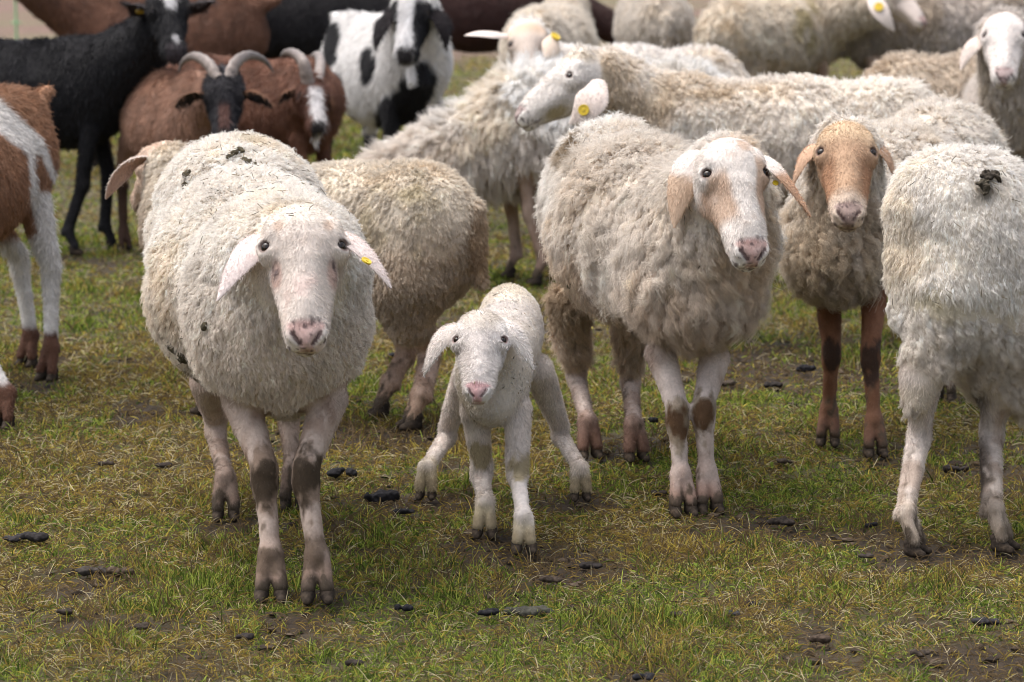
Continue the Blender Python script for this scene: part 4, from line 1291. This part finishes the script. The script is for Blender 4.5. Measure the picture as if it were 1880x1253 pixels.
# T: horned goat with black face
def bf(col, blaze=None):
    return col_face(col, nose=(.03, .025, .025), spots=False, rim=(.015, .01, .01), mouth=(.02, .01, .01), goat=True, extra=blaze)
def _thorn(hd):
    return [dict(base=hd.pt(-.045, -.020, .040), pts=[P(383, 118, 10.2), P(358, 104, 10.32), P(337, 113, 10.42), P(327, 134, 10.45)], r0=.020, col0=(.25, .205, .18)),
            dict(base=hd.pt(-.045, .020, .040), pts=[P(432, 117, 10.2), P(457, 102, 10.32), P(485, 111, 10.42), P(503, 134, 10.45)], r0=.020, col0=(.25, .205, .18))]
ec_t = ear_plain((.26, .13, .075), (.02, .016, .016))
goat(330, 10.72, -62, .90, 'brown horned goat with a black face looking over the back of the big ewe', 'goats behind the sheep', plain((.30, .17, .115), .28), plain((.09, .05, .035), .2),
     eye=P(411, 178, 10.15), nose=P(412, 246, 10.03), hs=1.02, face=bf((.018, .016, .020), lambda c, o: lerp_to(o, (.13, .06, .045), .8 * sstep(.022, .014, np.abs(c['hc'][:, 1])) * sstep(.05, .08, c['hc'][:, 0]))),
     ears_at=(dict(tip=P(499, 196, 10.15), base=P(443, 178, 10.2), mid=P(470, 168, 10.1), W=.066, cup=.06, N=A3(.1, .7, .9)), dict(tip=P(321, 198, 10.15), base=P(377, 178, 10.2), mid=P(352, 169, 10.1), W=.066, cup=.06, N=A3(-.1, .7, .9))),
     ear_c=ec_t, horns=_thorn, seed=231, beard=.04)
# U: horned goat with white face
def _uhorn(hd):
    return [dict(base=hd.pt(-.045, -.018, .040), pts=[P(557, 116, 10.72), P(540, 99, 10.85), P(524, 98, 10.92), P(514, 105, 10.95)], r0=.024, col0=(.25, .205, .18)),
            dict(base=hd.pt(-.045, .020, .040), pts=[P(588, 122, 10.90), P(585, 104, 11.06), P(577, 101, 11.2), P(566, 108, 11.3)], r0=.022, col0=(.25, .205, .18))]
goat(470, 11.3, -30, .92, 'brown horned goat with a white face beside the black and white one', 'goats behind the sheep', plain((.19, .088, .055), .28), plain((.09, .05, .035), .2),
     eye=P(574, 180, 10.72), nose=P(583, 238, 10.60), hs=.86, face=bf((.13, .055, .035), lambda c, o: lerp_to(o, (.72, .69, .68), sstep(.032, .022, np.abs(c['hc'][:, 1] - .006) + .006 * noise(c['hc'], 40, 330)) * sstep(-.03, .0, c['hc'][:, 0]))),
     ears_at=(dict(tip=P(606, 196, 10.75), base=P(597, 172, 10.78), mid=P(606, 178, 10.75), W=.06, N=A3(.4, .4, 1)), dict(tip=P(512, 187, 10.72), base=P(550, 172, 10.78), mid=P(532, 164, 10.7), W=.066, cup=.06, N=A3(-.2, .7, .9))),
     ear_c=ec_t, horns=_uhorn, seed=241, beard=.06)
# V: dark goat far behind
goat(602, 15.6, 180, 1.25, 'big black goat far behind the horned ones', 'goats behind the sheep', plain((.014, .012, .014), .3), plain((.012, .011, .012), .3), face=bf((.012, .011, .012)), seed=251, h=.012)
# X: dark brown goat
goat(885, 17.6, 4, 1.2, 'dark reddish-brown goat in the gap behind the black and white one', 'goats behind the sheep', plain((.060, .026, .022), .25), plain((.04, .02, .018), .2), face=bf((.05, .022, .02)), seed=261, h=.012, head_low=True)
# W: black and white goat
def _wbody(c, out):
    p = c['p']
    d = 11.9
    for (x, y, rx, rz) in ((676, 120, .040, .075), (735, 205, .115, .115), (613, 168, .030, .075), (632, 252, .055, .09), (770, 150, .085, .10), (600, 90, .045, .09), (800, 235, .07, .12)):
        k = P(x, y, d)
        m = np.exp(-(((p[:, 0] - k[0] + .012 * noise(p, 22, 321)) / rx) ** 2 + ((p[:, 2] - k[2] + .4 * (p[:, 0] - k[0]) * -1) / rz) ** 2) ** 2 * .7)
        out = lerp_to(out, BLK, sstep(.35, .6, m))
    for (x, y) in ((815, 150), (826, 190)):
        k = P(x, y, d)
        out = lerp_to(out, WHT, blob(p, k, (.025, .3, .10)))
    return out
def _wface(c, out):
    q = c['hc']; f, s, u = q.T
    return lerp_to(out, (.76, .74, .73), sstep(.034, .026, np.abs(s + .012) - .12 * np.maximum(f - .10, 0)))
goat(708, 12.15, -66, 1.10, 'black and white goat with long dark drooping ears and a white blaze', 'goats behind the sheep', plain((.74, .72, .70), .05, pat=_wbody), plain(BLK, .2),
     eye=P(757, 28, 11.55), nose=P(746, 96, 11.42), hs=1.15, face=bf(BLK, _wface),
     ears_at=(dict(tip=P(818, 88, 11.55), base=P(790, 10, 11.62), mid=P(826, 30, 11.5), W=.105, N=A3(.8, -.5, .3)), dict(tip=P(690, 88, 11.55), base=P(727, 14, 11.62), mid=P(694, 30, 11.5), W=.105, N=A3(-.8, -.5, .3))),
     ear_c=ear_plain((.022, .016, .018), (.02, .015, .015)), seed=271, h=.009, nr=(.14, .085),
     extra=lambda Lc, ax, hd: [cone(P(752, 118, 11.55), P(756, 150, 11.53), .016, .017, .01, 'skin'), cone(P(776, 118, 11.58), P(781, 152, 11.56), .016, .019, .01, 'skin')])

# ------------------------------------------------------------------ pasture
MUD = [(170, 1050, .11), (40, 988, .07), (960, 1012, .10), (880, 995, .08), (1440, 670, .30), (1340, 640, .22), (1150, 820, .14), (1470, 962, .11), (1090, 1035, .09), (710, 905, .06),
       (1180, 1245, .09), (745, 1130, .07), (1690, 1030, .12), (250, 745, .10), (1000, 1070, .07), (1500, 1165, .08), (1310, 960, .12), (560, 1115, .12), (420, 960, .08), (760, 800, .12),
       (1860, 1210, .12), (1080, 915, .10), (785, 915, .10), (1620, 845, .12), (960, 600, .25), (190, 480, .2), (60, 700, .14), (1840, 1015, .10), (350, 1200, .08), (640, 790, .12)]
MUDP = np.array([list(G(a, b)[:2]) + [c] for a, b, c in MUD])
def ground_height(x, y):
    p = np.stack([x, y, 0 * x], -1)
    return .012 * fbm(p, 1.6, 200) + .012 * fbm(p, 7, 201) + .008 * noise(p, 24, 202) - .014
def mud_mask(x, y):
    """above 0 grass, below 0 bare trodden soil"""
    p = np.stack([x, y, 0 * x], -1)
    m = .22 + fbm(p, 2.1, 210, 2) * .5 + fbm(p, 8, 211, 3) * 1.05
    wob = 1 + .5 * fbm(p, 14, 212, 3)
    for mx_, my_, r in MUDP:
        d = np.hypot((x - mx_), (y - my_) * .75) / (r * wob)
        m = m - .75 * np.exp(-d ** 2)
    return m
def build_ground():
    xs = np.unique(np.concatenate([np.linspace(-2.6, 2.6, 300), np.linspace(-12, 12, 90), np.array([-600, -300, -120, -60, -30, -18, 18, 30, 60, 120, 300, 600.])]))
    ys = np.unique(np.concatenate([np.linspace(4.3, 9.5, 320), np.linspace(9.5, 24, 110), np.array([-600, -200, -60, -20, -8, 0, 2, 3, 28, 34, 45, 60, 90, 150, 300, 700, 1500.])]))
    X, Y = np.meshgrid(xs, ys, indexing='ij')
    mm = mud_mask(X.ravel(), Y.ravel())
    near = (np.abs(X.ravel()) < 14) & (Y.ravel() > 2) & (Y.ravel() < 26)
    p3 = np.stack([X.ravel(), Y.ravel(), 0 * X.ravel()], 1)
    z = ground_height(X.ravel(), Y.ravel()) + np.where(near, sstep(.1, -.5, mm) * (.008 * fbm(p3, 40, 203, 2) - .004), 0)
    nx, ny = len(xs), len(ys)
    v = np.stack([X.ravel(), Y.ravel(), z], 1)
    i, j = np.meshgrid(np.arange(nx - 1), np.arange(ny - 1), indexing='ij')
    a = (i * ny + j).ravel()
    f = np.stack([a, a + ny, a + ny + 1, a + 1], 1)
    mud = sstep(.25, -.55, mm)
    m, t, out = new_mat('pasture_soil')
    N = t.nodes.new
    tc = N('ShaderNodeNewGeometry')
    at_ = N('ShaderNodeAttribute'); at_.attribute_name = 'col'
    n1 = N('ShaderNodeTexNoise'); n1.inputs['Scale'].default_value = 14.0; n1.inputs['Detail'].default_value = 8; n1.inputs['Roughness'].default_value = .65
    n2 = N('ShaderNodeTexNoise'); n2.inputs['Scale'].default_value = 85; n2.inputs['Detail'].default_value = 6; n2.inputs['Roughness'].default_value = .7
    n3 = N('ShaderNodeTexNoise'); n3.inputs['Scale'].default_value = .35; n3.inputs['Detail'].default_value = 3
    for q in (n1, n2, n3):
        t.links.new(tc.outputs['Position'], q.inputs['Vector'])
    def ramp(src, cols):
        r = N('ShaderNodeValToRGB')
        e = r.color_ramp.elements
        e[0].position, e[0].color = cols[0][0], (*cols[0][1], 1)
        e[1].position, e[1].color = cols[-1][0], (*cols[-1][1], 1)
        for po, c in cols[1:-1]:
            k = e.new(po); k.color = (*c, 1)
        t.links.new(src, r.inputs['Fac'])
        return r.outputs[0]
    def mix(fac, a_, b_):
        x = N('ShaderNodeMix'); x.data_type = 'RGBA'
        if isinstance(fac, float): x.inputs['Factor'].default_value = fac
        else: t.links.new(fac, x.inputs['Factor'])
        t.links.new(a_, x.inputs['A']); t.links.new(b_, x.inputs['B'])
        return x.outputs['Result']
    thatch = mix(.5, ramp(n1.outputs['Fac'], [(.30, (.060, .052, .024)), (.52, (.105, .095, .040)), (.72, (.17, .145, .068))]), ramp(n2.outputs['Fac'], [(.35, (.035, .027, .016)), (.55, (.09, .075, .038)), (.75, (.20, .165, .095))]))
    soil = mix(.5, ramp(n1.outputs['Fac'], [(.30, (.030, .021, .013)), (.72, (.075, .053, .034))]), ramp(n2.outputs['Fac'], [(.35, (.020, .014, .010)), (.60, (.065, .046, .030)), (.78, (.14, .108, .075))]))
    near_c = mix(at_.outputs['Fac'], thatch, soil)
    sx = N('ShaderNodeSeparateXYZ'); t.links.new(tc.outputs['Position'], sx.inputs[0])
    mr = N('ShaderNodeMapRange'); mr.inputs['From Min'].default_value = 22; mr.inputs['From Max'].default_value = 27
    t.links.new(sx.outputs['Y'], mr.inputs['Value'])
    c = mix(mr.outputs[0], near_c, ramp(n3.outputs['Fac'], [(.35, (.17, .105, .085)), (.65, (.15, .13, .075))]))
    b = N('ShaderNodeBsdfPrincipled'); b.inputs['Specular IOR Level'].default_value = .25
    rr_ = N('ShaderNodeMapRange'); rr_.inputs['To Min'].default_value = .9; rr_.inputs['To Max'].default_value = .72
    t.links.new(at_.outputs['Fac'], rr_.inputs['Value']); t.links.new(rr_.outputs[0], b.inputs['Roughness'])
    t.links.new(c, b.inputs['Base Color'])
    bp = N('ShaderNodeBump'); bp.inputs['Strength'].default_value = .9; bp.inputs['Distance'].default_value = .012
    t.links.new(n2.outputs['Fac'], bp.inputs['Height']); t.links.new(bp.outputs[0], b.inputs['Normal'])
    t.links.new(b.outputs[0], out.inputs['Surface'])
    o = mesh_obj('ground', v, f, m, col=np.repeat(mud[:, None], 3, 1))
    o['kind'] = 'structure'
build_ground()

def build_grass():
    rg = np.random.default_rng(99)
    P0 = []
    for y0, y1, dens in ((4.5, 6.6, 36000), (6.6, 8.6, 20000), (8.6, 11.5, 8000), (11.5, 18, 2600), (18, 25, 900)):
        hw = (y1 * 940 / FPX) + .45
        n = int((y1 - y0) * 2 * hw * dens)
        P0.append(np.stack([rg.uniform(-hw, hw, n), rg.uniform(y0, y1, n)], 1))
    x, y = np.concatenate(P0).T
    mm = mud_mask(x, y)
    p3 = np.stack([x, y, 0 * x], 1)
    keep = rg.random(len(x)) < np.clip(sstep(-.55, .35, mm + .45 * noise(p3, 60, 233)), .20, 1)
    x, y, mm, p3 = x[keep], y[keep], mm[keep], p3[keep]
    n = len(x)
    gz = ground_height(x, y)
    hue = fbm(p3, 2.3, 220, 2) * .8 + .75 * fbm(p3, 10, 221, 2)
    green = sstep(-.55, .55, hue + .15 * mm)
    pal = [((.060, .095, .020), .24), ((.155, .215, .036), .30), ((.33, .38, .075), .20), ((.27, .19, .05), .15), ((.52, .45, .28), .07), ((.14, .10, .056), .26), ((.46, .37, .08), .12)]
    mudl = sstep(.0, -.5, mm)
    green = green * (1 - .8 * mudl)
    wts = np.stack([w_ * (1 + 3 * mudl * (i == 5)) * (green * 1.7 + .10 if i < 3 else (1 - green) * 1.2 + .42) for i, (_, w_) in enumerate(pal)], 1)
    cs = np.cumsum(wts / wts.sum(1, keepdims=True), 1)
    ci = (rg.random(n)[:, None] > cs).sum(1).clip(0, 6)
    C = np.array([c for c, _ in pal])[ci] * (1 + .22 * rg.normal(0, 1, n))[:, None].clip(.45, 1.8)
    dead = (ci >= 3) & (ci < 6)
    tuft = sstep(.0, .5, .8 * noise(p3, 3.4, 230) + .7 * noise(p3, 12, 231))
    gt = G(1190, 1215)
    tuft = np.maximum(tuft, 1.6 * np.exp(-(((x - gt[0]) / .10) ** 2 + ((y - gt[1]) / .13) ** 2)))
    L = (.010 + .016 * rg.random(n) + .028 * tuft * rg.random(n) ** 1.3) * (1 + .45 * dead * rg.random(n))
    long_ = rg.random(n) < .012
    L = np.where(long_, L + .035 * rg.random(n), L)
    L = np.where(ci == 4, .012 + .045 * rg.random(n) ** 1.6, L)
    lean = np.clip(rg.normal(.95, .38, n) + .40 * dead - .35 * tuft, .05, 1.52)
    az = rg.random(n) * 2 * math.pi + 1.5 * noise(p3, 5, 232)
    K = 5
    pts = np.zeros((n, K, 3), np.float32)
    curl = rg.normal(0, .28, n)
    zl = rg.random(n) * .012 * dead
    for i, tt in enumerate(np.linspace(0, 1, K)):
        a = np.minimum(lean * (.72 + .35 * tt), 1.5)
        hx = L * tt * np.sin(a); hz = L * tt * np.cos(a)
        aa = az + curl * tt
        pts[:, i] = np.stack([x + hx * np.cos(aa), y + hx * np.sin(aa), gz - .003 + zl + np.maximum(hz, .002 * tt)], 1)
    far = np.clip(y / 6.0, .85, 3.0)
    rad = (.0006 + .0009 * rg.random(n) ** 2 * (ci != 4))[:, None] * far[:, None] * np.array([.8, 1, .95, .7, .15])[None]
    o = hair_obj('grass', pts, rad, C.clip(.004, .8), M_GRASS)
    o['kind'] = 'stuff'
    # small clover and weed leaves close to the ground
    n = 9000
    x = rg.uniform(-1.7, 1.7, n); y = rg.uniform(4.6, 8.5, n)
    p3 = np.stack([x, y, 0 * x], 1)
    k = (rg.random(n) < sstep(.05, .5, fbm(p3, 3.1, 240, 2) + .3 * noise(p3, 14, 241)) * sstep(-.1, .4, mud_mask(x, y)) + .03)
    x, y = x[k], y[k]; n = len(x)
    gz = ground_height(x, y)
    V, F, C = [], [], []
    r = .0035 + .0045 * rg.random(n)
    az = rg.random(n) * 6.28; ti = rg.normal(0, .45, n); hh = .004 + .016 * rg.random(n)
    base = np.stack([x, y, gz + hh], 1)
    sh = [(-1, 0, 0), (-.3, .62, .18), (.6, .55, .10), (1, 0, -.15), (.6, -.55, .10), (-.3, -.62, .18), (.1, 0, .05)]
    fs = [(0, 6, 1), (1, 6, 2), (2, 6, 3), (3, 6, 4), (4, 6, 5), (5, 6, 0)]
    ca, sa = np.cos(az), np.sin(az)
    W = []
    for (a, b, c) in sh:
        lx = a * r * np.cos(ti) - c * r * np.sin(ti); lz = a * r * np.sin(ti) + c * r * np.cos(ti); ly = b * r
        W.append(base + np.stack([lx * ca - ly * sa, lx * sa + ly * ca, lz], 1))
    W = np.stack(W, 1).reshape(-1, 3)
    F = (np.array(fs)[None] + 7 * np.arange(n)[:, None, None]).reshape(-1, 3)
    cc = mixc((.075, .125, .022), (.20, .26, .045), rg.random(n)) * (1 + .15 * rg.normal(0, 1, n))[:, None]
    o = mesh_obj('clover_leaves', W, F, M_GRASS, col=np.repeat(cc.clip(.01, .6), 7, 0), smooth=False)
    o['kind'] = 'stuff'
    # crumbs of trodden soil
    n = 16000
    x = rg.uniform(-1.8, 1.8, n); y = rg.uniform(4.6, 9.2, n)
    k = rg.random(n) < sstep(.25, -.4, mud_mask(x, y)) + .03
    x, y = x[k], y[k]; n = len(x)
    gz = ground_height(x, y)
    ico = np.array([(0, 0, 1), (.9, 0, .3), (.28, .85, .3), (-.72, .53, .3), (-.72, -.53, .3), (.28, -.85, .3), (.7, .5, -.5), (-.3, .8, -.5), (-.9, 0, -.5), (-.3, -.8, -.5), (.7, -.5, -.5)])
    fi = [(0, 1, 2), (0, 2, 3), (0, 3, 4), (0, 4, 5), (0, 5, 1), (1, 6, 2), (2, 6, 7), (2, 7, 3), (3, 7, 8), (3, 8, 4), (4, 8, 9), (4, 9, 5), (5, 9, 10), (5, 10, 1), (1, 10, 6)]
    r = .0015 + .009 * rg.random(n) ** 4 + .010 * (rg.random(n) < .012)
    W = ico[None] * (r[:, None, None] * (1 + .35 * rg.normal(0, 1, (n, 11, 1)))) * np.array([1.25, 1, .7]) + np.stack([x, y, gz + r * .25], 1)[:, None]
    F = (np.array(fi)[None] + 11 * np.arange(n)[:, None, None]).reshape(-1, 3)
    cc = mixc((.025, .018, .013), (.095, .070, .048), rg.random(n))
    o = mesh_obj('soil_crumbs', W.reshape(-1, 3), F, M_DIRT, col=np.repeat(cc, 11, 0), smooth=False)
    o['kind'] = 'stuff'
build_grass()

# ------------------------------------------------------------------ dung and clods lying on the pasture
def lump(name, px, py, wpx, hpx, label, cat, group, col=(.018, .017, .019), seed=0, parts=3, flat=.55, rough=.3):
    rg = np.random.default_rng(1000 + seed)
    g = G(px, py + hpx * .35)
    sc_ = 1.0 / (FPX / g[1])
    W = wpx * sc_ / 2 * 1.12
    gz = float(ground_height(np.array([g[0]]), np.array([g[1]]))[0])
    pr = []
    parts = parts * 3
    for i in range(parts):
        t = rg.uniform(-1, 1) if i > 1 else 2 * i - 1
        rr_ = W * .42 * (3 / parts) ** .25 * (1 - .25 * abs(t)) * rg.uniform(.85, 1.15)
        rr_ = max(rr_, .006)
        c = A3(t * W * .70, rg.normal(0, W * .20) * (1.2 - abs(t)), gz + rr_ * max(flat, .5) * rg.uniform(.5, 1.25) + (.012 if flat > .4 else .004))
        pr.append(ell(c, (rr_ * 1.15, rr_ * rg.uniform(.8, 1.2), rr_ * max(flat, .5) * rg.uniform(.85, 1.25)), axes(rg.uniform(-1.5, 1.5)), .005))
    h = max(.0018, W * .06)
    v, f = polygonise(pr, h)
    n = normals_of(v, f)
    v = v + n * (W * .09 * fbm(v + seed, 1.2 / max(W / 2, .01), 400 + seed, 2) + min(W, .03) * .16 * fbm(v + seed, 130, 430 + seed, 4))[:, None]
    cc = np.asarray(col) * (1 + .45 * fbm(v + seed, 60, 410))[:, None]
    o = mesh_obj(name, v, f, M_DIRT, col=cc.clip(.004, .5), loc=(g[0], g[1], 0))
    tag(o, label=label, category=cat)
    if group: o['group'] = group
    return o
DG = 'dung lumps lying on the pasture'
lump('dung_lump', 630, 863, 56, 30, 'large rounded black dung lump on the grass behind the big ewe\'s front legs', 'dung', DG, seed=1, parts=3, flat=.75)
lump('dung_lump', 701, 907, 66, 22, 'long black dung lump of several pellets on the grass left of the lamb', 'dung', DG, seed=2, parts=5, flat=.95)
lump('dung_lump', 741, 934, 40, 16, 'flat dark dung lump just in front of the long black one', 'dung', DG, seed=3, parts=3, flat=.45)
lump('dung_lump', 741, 1110, 30, 20, 'small black dung lump alone in the grass before the big ewe and the lamb', 'dung', DG, seed=4, parts=2, flat=.8)
lump('dung_lump', 897, 1122, 40, 24, 'black dung lump at the end of a grey smear of dung', 'dung', DG, seed=5, parts=2, flat=.7)
lump('dung_smear', 970, 1112, 90, 22, 'grey-green flattened smear of dung in the front grass below the lamb', 'dung', None, col=(.048, .046, .036), seed=6, parts=5, flat=.35)
lump('dung_lump', 1182, 1242, 40, 26, 'black dung lump at the bottom edge beside a tall yellow grass tuft', 'dung', DG, seed=7, parts=2, flat=.8)
lump('dung_lump', 1380, 1102, 28, 16, 'small glossy black dung pellet with a pale straw beside it', 'dung', DG, seed=8, parts=2, flat=.8)
lump('dung_lump', 1343, 1127, 30, 16, 'dark grey flat dung pellet near the small glossy one', 'dung', DG, col=(.04, .04, .042), seed=9, parts=2, flat=.55)
lump('dung_lump', 1812, 1128, 52, 30, 'broad dark dung lump in the grass below the shaggy rump', 'dung', DG, col=(.026, .024, .026), seed=10, parts=3, flat=.6)
lump('dung_lump', 1600, 956, 18, 16, 'tiny black dung pellet left of the shaggy sheep\'s hind foot', 'dung', DG, seed=11, parts=1, flat=.9)
lump('dung_lump', 1480, 672, 34, 24, 'round black dung lump on bare soil left of the rusty brown legs', 'dung', DG, seed=12, parts=2, flat=.85)
lump('dung_lump', 1192, 775, 30, 24, 'black dung lump behind the patched ewe\'s hind foot', 'dung', DG, seed=13, parts=2, flat=.85)
lump('dung_lump', 735, 655, 44, 26, 'dark dung lump in the shade behind the lamb\'s ear', 'dung', DG, seed=14, parts=3, flat=.7)
lump('mud_clod', 1505, 1165, 36, 24, 'brown crumbly clod of earth in the open grass at the front', 'clod', 'clods of trodden earth', col=(.06, .042, .03), seed=15, parts=3, flat=.8)
lump('mud_clod', 45, 985, 84, 34, 'black wet heap of trodden earth at the picture edge', 'clod', 'clods of trodden earth', col=(.025, .022, .022), seed=16, parts=4, flat=.5)
lump('mud_clod', 225, 1045, 46, 36, 'brown clod of earth with dry grass on it left of the big ewe\'s feet', 'clod', 'clods of trodden earth', col=(.07, .05, .034), seed=17, parts=2, flat=.8)
lump('mud_clod', 170, 1045, 60, 24, 'grey-brown broken earth beside the clod with dry grass', 'clod', 'clods of trodden earth', col=(.05, .042, .036), seed=18, parts=4, flat=.5)
lump('mud_clod', 1432, 955, 50, 20, 'dark churned clod of earth between the patched ewe and the shaggy rump', 'clod', 'clods of trodden earth', col=(.035, .027, .022), seed=19, parts=3, flat=.6)
lump('mud_clod', 1590, 20 + 1000, 24, 12, 'small dark crumb of earth in front of the shaggy sheep\'s hind foot', 'clod', 'clods of trodden earth', col=(.05, .04, .034), seed=20, parts=2, flat=.6)
lump('mud_clod', 1010, 1062, 40, 22, 'brown crumbling clod of earth in front of the lamb\'s far foot', 'clod', 'clods of trodden earth', col=(.055, .04, .03), seed=21, parts=3, flat=.6)

# scattered clods that the hooves have turned up
for k, (px, py, wd, hh, lb) in enumerate(((118, 1118, 22, 14, 'small dark clod in the grass at the front left, far from any hoof'), (262, 1150, 22, 16, 'dark crumb of earth among bright clover leaves at the front left'),
        (450, 1165, 30, 14, 'flat dark clod just in front of the big ewe\'s feet'), (300, 850, 30, 16, 'dark clod on the grass left of the big ewe\'s hind leg'), (195, 850, 26, 14, 'dark clod half way between the brown and white goat and the big ewe'),
        (1085, 1035, 40, 18, 'brown clod behind the tall yellow grass tuft'), (1245, 1125, 24, 12, 'small brown clod left of the dark grey pellet'), (1330, 700, 40, 18, 'dark clod of earth on the bare patch behind the patched ewe\'s knees'),
        (1420, 700, 34, 16, 'dark clod of earth beside the round black lump on bare soil'), (1210, 900, 26, 14, 'dark clod tucked behind the patched ewe\'s front foot'), (1440, 845, 28, 12, 'low dark clod between the patched ewe and the tan faced one'),
        (1755, 855, 44, 16, 'flat dark clod between the shaggy sheep\'s two legs'), (650, 1215, 26, 14, 'small brown clod at the bottom edge below the big ewe'), (1690, 1195, 36, 18, 'dark crumbling clod at the bottom edge below the shaggy rump'))):
    lump('mud_clod', px, py, wd, hh, lb, 'clod', 'clods of trodden earth', col=((.035, .027, .022), (.055, .042, .032), (.028, .023, .021))[k % 3], seed=40 + k, parts=2 + k % 2, flat=.7)

# ------------------------------------------------------------------ crumbs of hay and dung stuck in the wool
def sticks(info, spots, seed, lift=.012, col=((.06, .05, .028), (.30, .24, .14)), Lr=(.004, .024), name='hay_crumbs', rad=.00055):
    rg = np.random.default_rng(seed)
    v = info['v']; x, y, z = project(v)
    N_, K = len(spots), 4
    pts, cs = [], []
    for (a, b) in spots:
        m = np.nonzero(np.hypot(x - a, y - b) < 7)[0]
        if len(m) == 0: continue
        j = m[np.argmin(z[m])]
        p, n = v[j], info['nv'][j]
        t1, t2 = tangents(n[None])
        an = rg.random() * 6.28
        d = nrm(t1[0] * math.cos(an) + t2[0] * math.sin(an) + n * rg.normal(.1, .25))
        L = rg.uniform(*Lr)
        bend = rg.normal(0, .25)
        pts.append([p + n * lift + d * L * (t - .5) + np.cross(n, d) * bend * L * (t - .5) ** 2 for t in np.linspace(0, 1, K)])
        cs.append(np.array(col[0]) + (np.array(col[1]) - np.array(col[0])) * rg.random() ** 2)
    o = hair_obj(name, np.array(pts) - info['O'], np.array([rad, rad * 1.4, rad * 1.2, rad * .6]), np.array(cs), M_COAT, info['root'])
    o['kind'] = 'stuff'
def wool_clump(info, px, py, size, seed, lift=.012, col=(.075, .062, .038)):
    p, n = pick(info, px, py)
    rg = np.random.default_rng(seed)
    t1, t2 = tangents(n[None])
    pr = []
    for _ in range(12):
        a, b = rg.normal(0, size * .55, 2)
        pr.append(ell(p + n * (lift + rg.normal(0, size * .12)) + t1[0] * a + t2[0] * b, np.array((1, .7, .5)) * size * rg.uniform(.2, .6), axes(rg.uniform(0, 6), rg.uniform(-1, 1)), .006))
    v, f = polygonise(pr, max(.002, size * .12))
    nn = normals_of(v, f)
    v = v + nn * (size * .40 * fbm(v, 2.6 / size, seed, 4))[:, None]
    c = np.asarray(col) * (1 + .5 * fbm(v, 90, seed))[:, None]
    mesh_obj('dung_clump', v - info['O'], f, M_DIRT, info['root'], c.clip(.005, .3))
rgc = np.random.default_rng(5)
def scatter(n, x0, x1, y0, y1):
    return [(rgc.uniform(x0, x1), rgc.uniform(y0, y1)) for _ in range(n)]
sticks(EWE_A, scatter(90, 350, 590, 245, 330) + scatter(60, 370, 640, 320, 400) + scatter(14, 280, 420, 400, 640) + scatter(16, 290, 370, 600, 690), 31)
for a, b, s_, k in ((345, 338, .011, 1), (343, 322, .007, 2), (458, 300, .010, 3), (432, 283, .006, 4), (440, 276, .005, 5), (420, 290, .004, 6), (376, 602, .006, 8), (335, 655, .012, 9), (318, 640, .008, 10)):
    wool_clump(EWE_A, a, b, s_ * 1.25, 500 + k, .009)
sticks(EWE_D, scatter(18, 1050, 1230, 225, 290) + scatter(12, 1020, 1080, 260, 330) + scatter(12, 1040, 1300, 330, 520) + scatter(8, 1225, 1270, 255, 350), 32, lift=.018)
wool_clump(EWE_D, 1048, 300, .010, 520, .016)
wool_clump(EWE_D, 1050, 522, .006, 521, .018)
sticks(SHAG_G, scatter(26, 1650, 1870, 270, 420) + scatter(14, 1640, 1860, 420, 700), 33, lift=.018)
wool_clump(SHAG_G, 1812, 325, .019, 530, .016, (.05, .04, .03))
wool_clump(SHAG_G, 1806, 345, .014, 531, .018, (.06, .05, .035))
sticks(LAMB, [(935, 562), (950, 566), (945, 580), (930, 545), (960, 575), (905, 540), (975, 600)] + scatter(14, 925, 985, 560, 760) + scatter(5, 840, 870, 700, 790), 34, lift=.005, Lr=(.003, .009), rad=.0007)
sticks(EWE_B, scatter(20, 640, 860, 300, 480), 35, lift=.012)

# ------------------------------------------------------------------ thin green fence stake far off at the edge of the field
def stake():
    g = A3((35 - 940) / FPX * 27.0, 27.0, 0)
    prims = [cone((0, 0, -.1), (0, 0, .98), .014, .012, .004, 'skin'), cone((-.04, 0, .22), (.04, 0, .22), .010, .010, .01, 'skin'), cone((0, 0, .9), (.025, -.02, .93), .008, .008, .006)]
    v, f = polygonise(prims, .006)
    o = mesh_obj('fence_stake', v, f, M_TAG, col=np.tile((.28, .50, .26), (len(v), 1)), loc=g)
    tag(o, label='thin pale green fence stake far off beyond the black goat', category='stake')
stake()
print('script', time.perf_counter() - T0)
